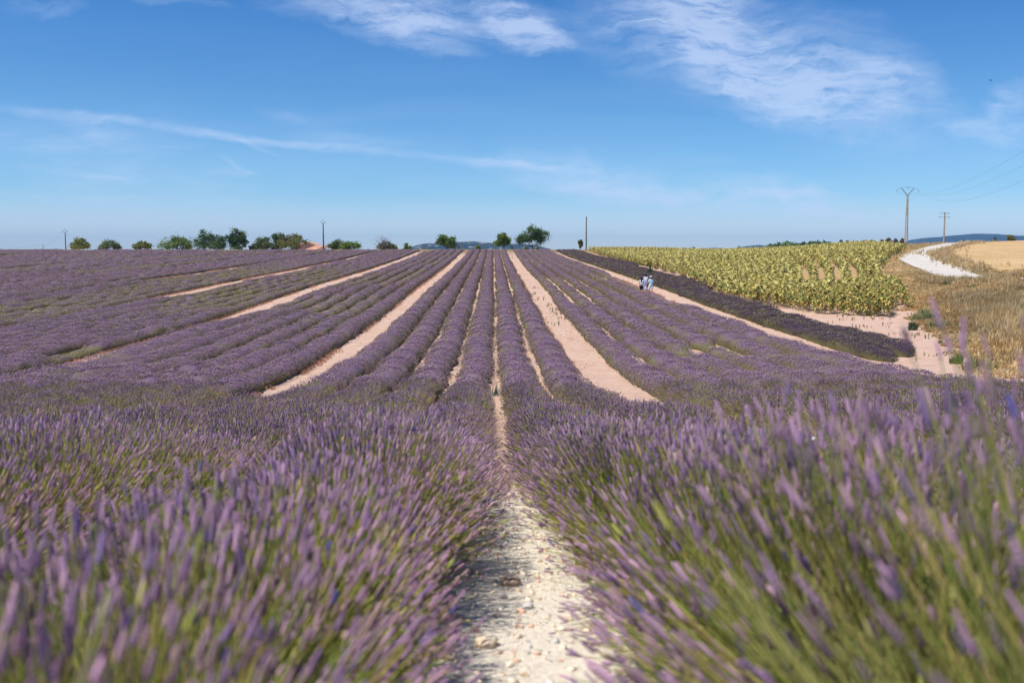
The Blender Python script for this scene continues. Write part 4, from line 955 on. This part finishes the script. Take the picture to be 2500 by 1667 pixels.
# ------------------------------------------------------------------ people
def skin_mesh(name, verts, edges, radii, mat, col, parent, sub=2, root=0):
    me = bpy.data.meshes.new(name); me.from_pydata(verts, edges, []); o = bpy.data.objects.new(name, me); COL.objects.link(o)
    md = o.modifiers.new('s', 'SKIN'); md.use_smooth_shade = True
    for i, sv in enumerate(me.skin_vertices[0].data): sv.radius = (radii[i][0], radii[i][1]) if hasattr(radii[i], '__len__') else (radii[i], radii[i]); sv.use_root = (i == root)
    sb = o.modifiers.new('b', 'SUBSURF'); sb.levels = sub; sb.render_levels = sub
    dg = bpy.context.evaluated_depsgraph_get(); m2 = bpy.data.meshes.new_from_object(o.evaluated_get(dg)); bpy.data.objects.remove(o); bpy.data.meshes.remove(me)
    m2.name = name; a = m2.color_attributes.new('Col', 'FLOAT_COLOR', 'POINT'); n = len(m2.vertices)
    a.data.foreach_set('color', np.tile(np.array([col[0], col[1], col[2], 1.], np.float32), n)); m2.materials.clear(); m2.materials.append(mat)
    o = bpy.data.objects.new(name, m2); COL.objects.link(o); o.parent = parent
    return o
SKIN = lin(196,146,118)
def person(px, py, face, H, pose, label, top, bottom, hair, cap=None, shoes=lin(220,220,220), top_len=.52, leg_cover='shorts', hairlong=.0, skirt=False, sleeve=.55, D=None):
    X, Y, Z = hit(px, py)
    if D: X, Y = at(px, D), D; Z = G(X, Y)
    root = empty('person', (X, Y, Z+.01), face); tag(root, label, 'person', 'walkers on the path')
    root.scale = (H/1.72,)*3
    st, arm_l, arm_r, hd = pose     # stride (m), arm hand targets, head turn
    # joints; the figure faces -Y, its right hand is at -X
    pel = (0, 0, .93); 
    J = {'pel': pel, 'sp': (0, .01, 1.12), 'ch': (0, .015, 1.30), 'nk': (0, .015, 1.46), 'hb': (0, -.005, 1.53), 'hm': (0, -.015, 1.60), 'ht': (0, -.005, 1.68)}
    V = [pel, J['sp'], J['ch'], J['nk'], J['hb'], J['hm'], J['ht']]; E = [(0, 1), (1, 2), (2, 3), (3, 4), (4, 5), (5, 6)]
    Rr = [(.15, .105), (.13, .10), (.155, .105), (.052, .052), (.062, .072), (.076, .092), (.055, .065)]
    hands = []
    for sx, tgt in ((1, arm_l), (-1, arm_r)):
        sh = (sx*.175, .02, 1.40); el, ha = tgt; i = len(V); V += [sh, el, ha]; E += [(2, i), (i, i+1), (i+1, i+2)]; Rr += [.048, .037, .024]
        d = Vector(ha)-Vector(el); d.normalize(); pm = Vector(ha)+d*.05; V.append(tuple(pm)); E.append((i+2, i+3)); Rr.append((.036, .02)); hp = i+3
        for q, (ln, of) in enumerate(((.075, -.028), (.085, -.010), (.08, .010), (.062, .028))):
            j = len(V); s_ = Vector((0, 1, 0)); V += [tuple(pm+d*.03+s_*of), tuple(pm+d*ln*.7+s_*of*1.1+Vector((-sx*.008, 0, 0))), tuple(pm+d*ln+s_*of*1.1+Vector((-sx*.025, 0, 0)))]; E += [(hp, j), (j, j+1), (j+1, j+2)]; Rr += [.009, .008, .007]
        j = len(V); V += [tuple(Vector(ha)+d*.03+Vector((0, -.035, 0))), tuple(Vector(ha)+d*.075+Vector((-sx*.01, -.05, 0)))]; E += [(hp, j), (j, j+1)]; Rr += [.010, .008]
    legs = []
    for sx, fw in ((1, st), (-1, -st)):
        hp_ = (sx*.095, 0, .88); kn = (sx*.105, -fw*.5-.03, .49); an = (sx*.105, -fw+(.04 if fw < 0 else 0), .09+(.05 if fw < 0 else 0)); toe = (sx*.12, -fw-.14, .035+(0 if fw >= 0 else .0)); i = len(V)
        V += [hp_, kn, an, toe]; E += [(0, i), (i, i+1), (i+1, i+2), (i+2, i+3)]; Rr += [.088, .056, .038, (.038, .028)]; legs.append((hp_, kn, an, toe))
    body = skin_mesh('body', V, E, Rr, M_skin, SKIN, root)
    # nose, ears, eyes, mouth on the head
    fb = MB(); fb.blob((0, -.112, 1.595), (.026, .04, .04), SKIN*.95, 8, 6)
    for sx in (-1, 1): fb.blob((sx*.083, .0, 1.60), (.02, .04, .06), SKIN*.9, 8, 6); fb.blob((sx*.032, -.096, 1.615), (.022, .014, .012), lin(40,30,28), 8, 6)
    fb.blob((0, -.098, 1.562), (.05, .02, .012), lin(160,90,84), 8, 6); fb.build('face', M_skin, root, smooth=True)
    # clothing: shells that follow the limbs
    cv = [(0, 0, 1.45-top_len*1.0+.02), (0, .01, 1.15), (0, .015, 1.31), (0, .015, 1.415)]; ce = [(0, 1), (1, 2), (2, 3)]; cr_ = [(.195, .15), (.165, .13), (.178, .13), (.10, .085)]
    for sx, tgt in ((1, arm_l), (-1, arm_r)):
        sh = Vector((sx*.17, .02, 1.40)); el = Vector(tgt[0]); i = len(cv); cv += [tuple(sh), tuple(sh+(el-sh)*sleeve)]; ce += [(2, i), (i, i+1)]; cr_ += [.072, .068]
    skin_mesh('shirt', cv, ce, cr_, M_cloth, top, root)
    bv = [(0, 0, 1.0), (0, 0, .90)]; be = [(0, 1)]; br_ = [(.165, .125), (.17, .13)]
    for (hp_, kn, an, toe) in legs:
        hp_, kn, an = Vector(hp_), Vector(kn), Vector(an); i = len(bv)
        if leg_cover == 'shorts': bv += [tuple(hp_-Vector((0, 0, .04))), tuple(hp_+(kn-hp_)*.86)]; be += [(1, i), (i, i+1)]; br_ += [.108, .098]
        else: bv += [tuple(hp_-Vector((0, 0, .04))), tuple(kn), tuple(kn+(an-kn)*.92)]; be += [(1, i), (i, i+1), (i+1, i+2)]; br_ += [.105, .078, .062]
    skin_mesh('shorts' if leg_cover == 'shorts' else 'trousers', bv, be, br_, M_cloth, bottom, root)
    for (hp_, kn, an, toe) in legs:
        sb = MB(); c = (np.array(an)+np.array(toe))/2; sb.blob((c[0], c[1]-.005, min(an[2], .09)-.045), (.10, .27, .085), shoes, 10, 6); sb.build('shoe', M_cloth, root, smooth=True)
    hb = MB(); hb.blob((0, .025, 1.638), (.205, .215, .19), hair, 14, 10, .05, 4)
    if hairlong: hb.tube([(0, .07, 1.64), (.0, .115, 1.50), (.01, .13, 1.50-hairlong)], [.085, .075, .03], hair, 8)
    hb.build('hair', M_cloth, root, smooth=True)
    if cap is not None:
        c = MB(); c.blob((0, .005, 1.685), (.225, .235, .15), cap, 14, 8); c.box((0, -.15, 1.665), (.15, .13, .018), cap); c.build('cap', M_cloth, root, smooth=False)
    return root
F0 = R(-8)
lowL = ((.235, .03, 1.13), (.245, -.06, .90)); lowR = ((-.235, .03, 1.13), (-.245, -.06, .90))
person(1567.5, 711, R(150), 1.64, (.14, lowL, lowR, 0), 'person in pale grey top, black shorts and long dark ponytail, leftmost walker', lin(226,226,236), lin(30,32,44), lin(28,26,32), cap=lin(70,84,110), hairlong=.32, sleeve=.4, D=90.2)
person(1577.5, 711, R(165), 1.66, (-.12, lowL, lowR, 0), 'person in white top and light blue jeans between the two other walkers', lin(226,232,240), lin(160,190,222), lin(26,24,28), leg_cover='long', sleeve=.5, D=94.5)
person(1590, 714, R(195), 1.72, (.18, ((.27, -.02, 1.15), (.30, -.14, .95)), ((-.24, .04, 1.14), (-.26, -.03, .90)), 0), 'person in white cap, loose pale blue shirt and white shorts, rightmost walker', lin(206,240,250), lin(250,250,252), lin(30,28,32), cap=lin(246,246,250), top_len=.64, sleeve=.85, D=89.5)
bgp = (at(1582, 89.8), 89.8); bb = MB(); bb.blob((0, 0, 0), (.16, .26, .30), lin(30,34,46), 10, 8, .1, 2); bb.tube([(0, -.1, .12), (.04, -.04, .5), (.08, .0, .52)], .012, lin(30,34,46), 5)
bo = bb.build('shoulder_bag', M_cloth, smooth=True); bo.location = (bgp[0], bgp[1], G(*bgp)+.92); tag(bo, 'small black shoulder bag at the hip of the walker with the white cap', 'bag')

# ------------------------------------------------------------------ bird, butterfly
d = ray(2418, 197); k = 70; bm_ = MB(); K = lin(40,44,56)
bm_.blob((0, 0, 0), (.22, .08, .07), K, 10, 8); bm_.blob((.12, 0, .01), (.07, .06, .06), K, 8, 6); bm_.add([(-.1, -.02, 0), (-.1, .02, 0), (-.2, .045, 0), (-.2, -.045, 0), (-.1, 0, .012)], [(0, 1, 2, 3), (0, 3, 4, 4)], K)
bd_ = bm_.build('bird', M_cloth, smooth=True); bd_.location = (d.x*k, d.y*k, HC+d.z*k); bd_.rotation_euler = (0.2, .3, .8); bd_.scale = (.55,)*3; tag(bd_, 'tiny dark bird flying in the blue sky at upper right', 'bird')
for sy in (-1, 1):
    w = MB(); w.add([(.06, 0, .01), (-.06, 0, .01), (-.08, sy*.10, .06), (.05, sy*.12, .07), (-.05, sy*.24, .05)], [(0, 1, 2, 3)], K); w.add([(.05, sy*.12, .07), (-.08, sy*.10, .06), (-.05, sy*.24, .05)], [(0, 1, 2)], K); w.build('wing', M_cloth, bd_)
d = ray(1975, 1072); k = 5.2; e = MB(); e.tube([(0, -.012, 0), (0, .012, 0)], [.002, .0015], lin(70,66,60), 6); bf = e.build('butterfly', M_cloth); bf.location = (d.x*k, d.y*k, HC+d.z*k); bf.rotation_euler = (.5, .4, .9); tag(bf, 'small white butterfly over the right foreground lavender', 'butterfly')
for sx in (-1, 1):
    w = MB(); w.add([(0, -.002, 0), (sx*.006, -.014, .010), (sx*.016, -.015, .022), (sx*.020, -.004, .024), (sx*.012, .003, .014), (sx*.013, .013, .013), (sx*.005, .014, .006), (0, .004, 0)], [list(range(8))], lin(246,244,240)); w.build('wing', M_cloth, bf)

# ------------------------------------------------------------------ air between here and the hills
hz_ = MB(); a, b, c0, c1, z0, z1 = -9100, 9100, -70, 12100, -45, 240
hz_.add([(a,c0,z0),(b,c0,z0),(b,c1,z0),(a,c1,z0),(a,c0,z1),(b,c0,z1),(b,c1,z1),(a,c1,z1)], [(0,3,2,1),(4,5,6,7),(0,1,5,4),(1,2,6,5),(2,3,7,6),(3,0,4,7)], np.array([1,1,1.]))
mh = bpy.data.materials.new('haze'); mh.use_nodes = True; T = NT(mh.node_tree); T.n.remove(T.n['Principled BSDF']); pv = T.add('ShaderNodeVolumePrincipled')
pv.inputs['Color'].default_value = (.30, .58, 1.0, 1); pv.inputs['Density'].default_value = 7e-5; pv.inputs['Anisotropy'].default_value = .0
T.link(pv.outputs[0], T.n['Material Output'].inputs['Volume'])
ho = hz_.build('haze', mh); tag(ho, kind='stuff'); ho['label'] = 'thin blue air between the field and the far hills'; ho['category'] = 'haze'
scene.cycles.volume_bounces = 0
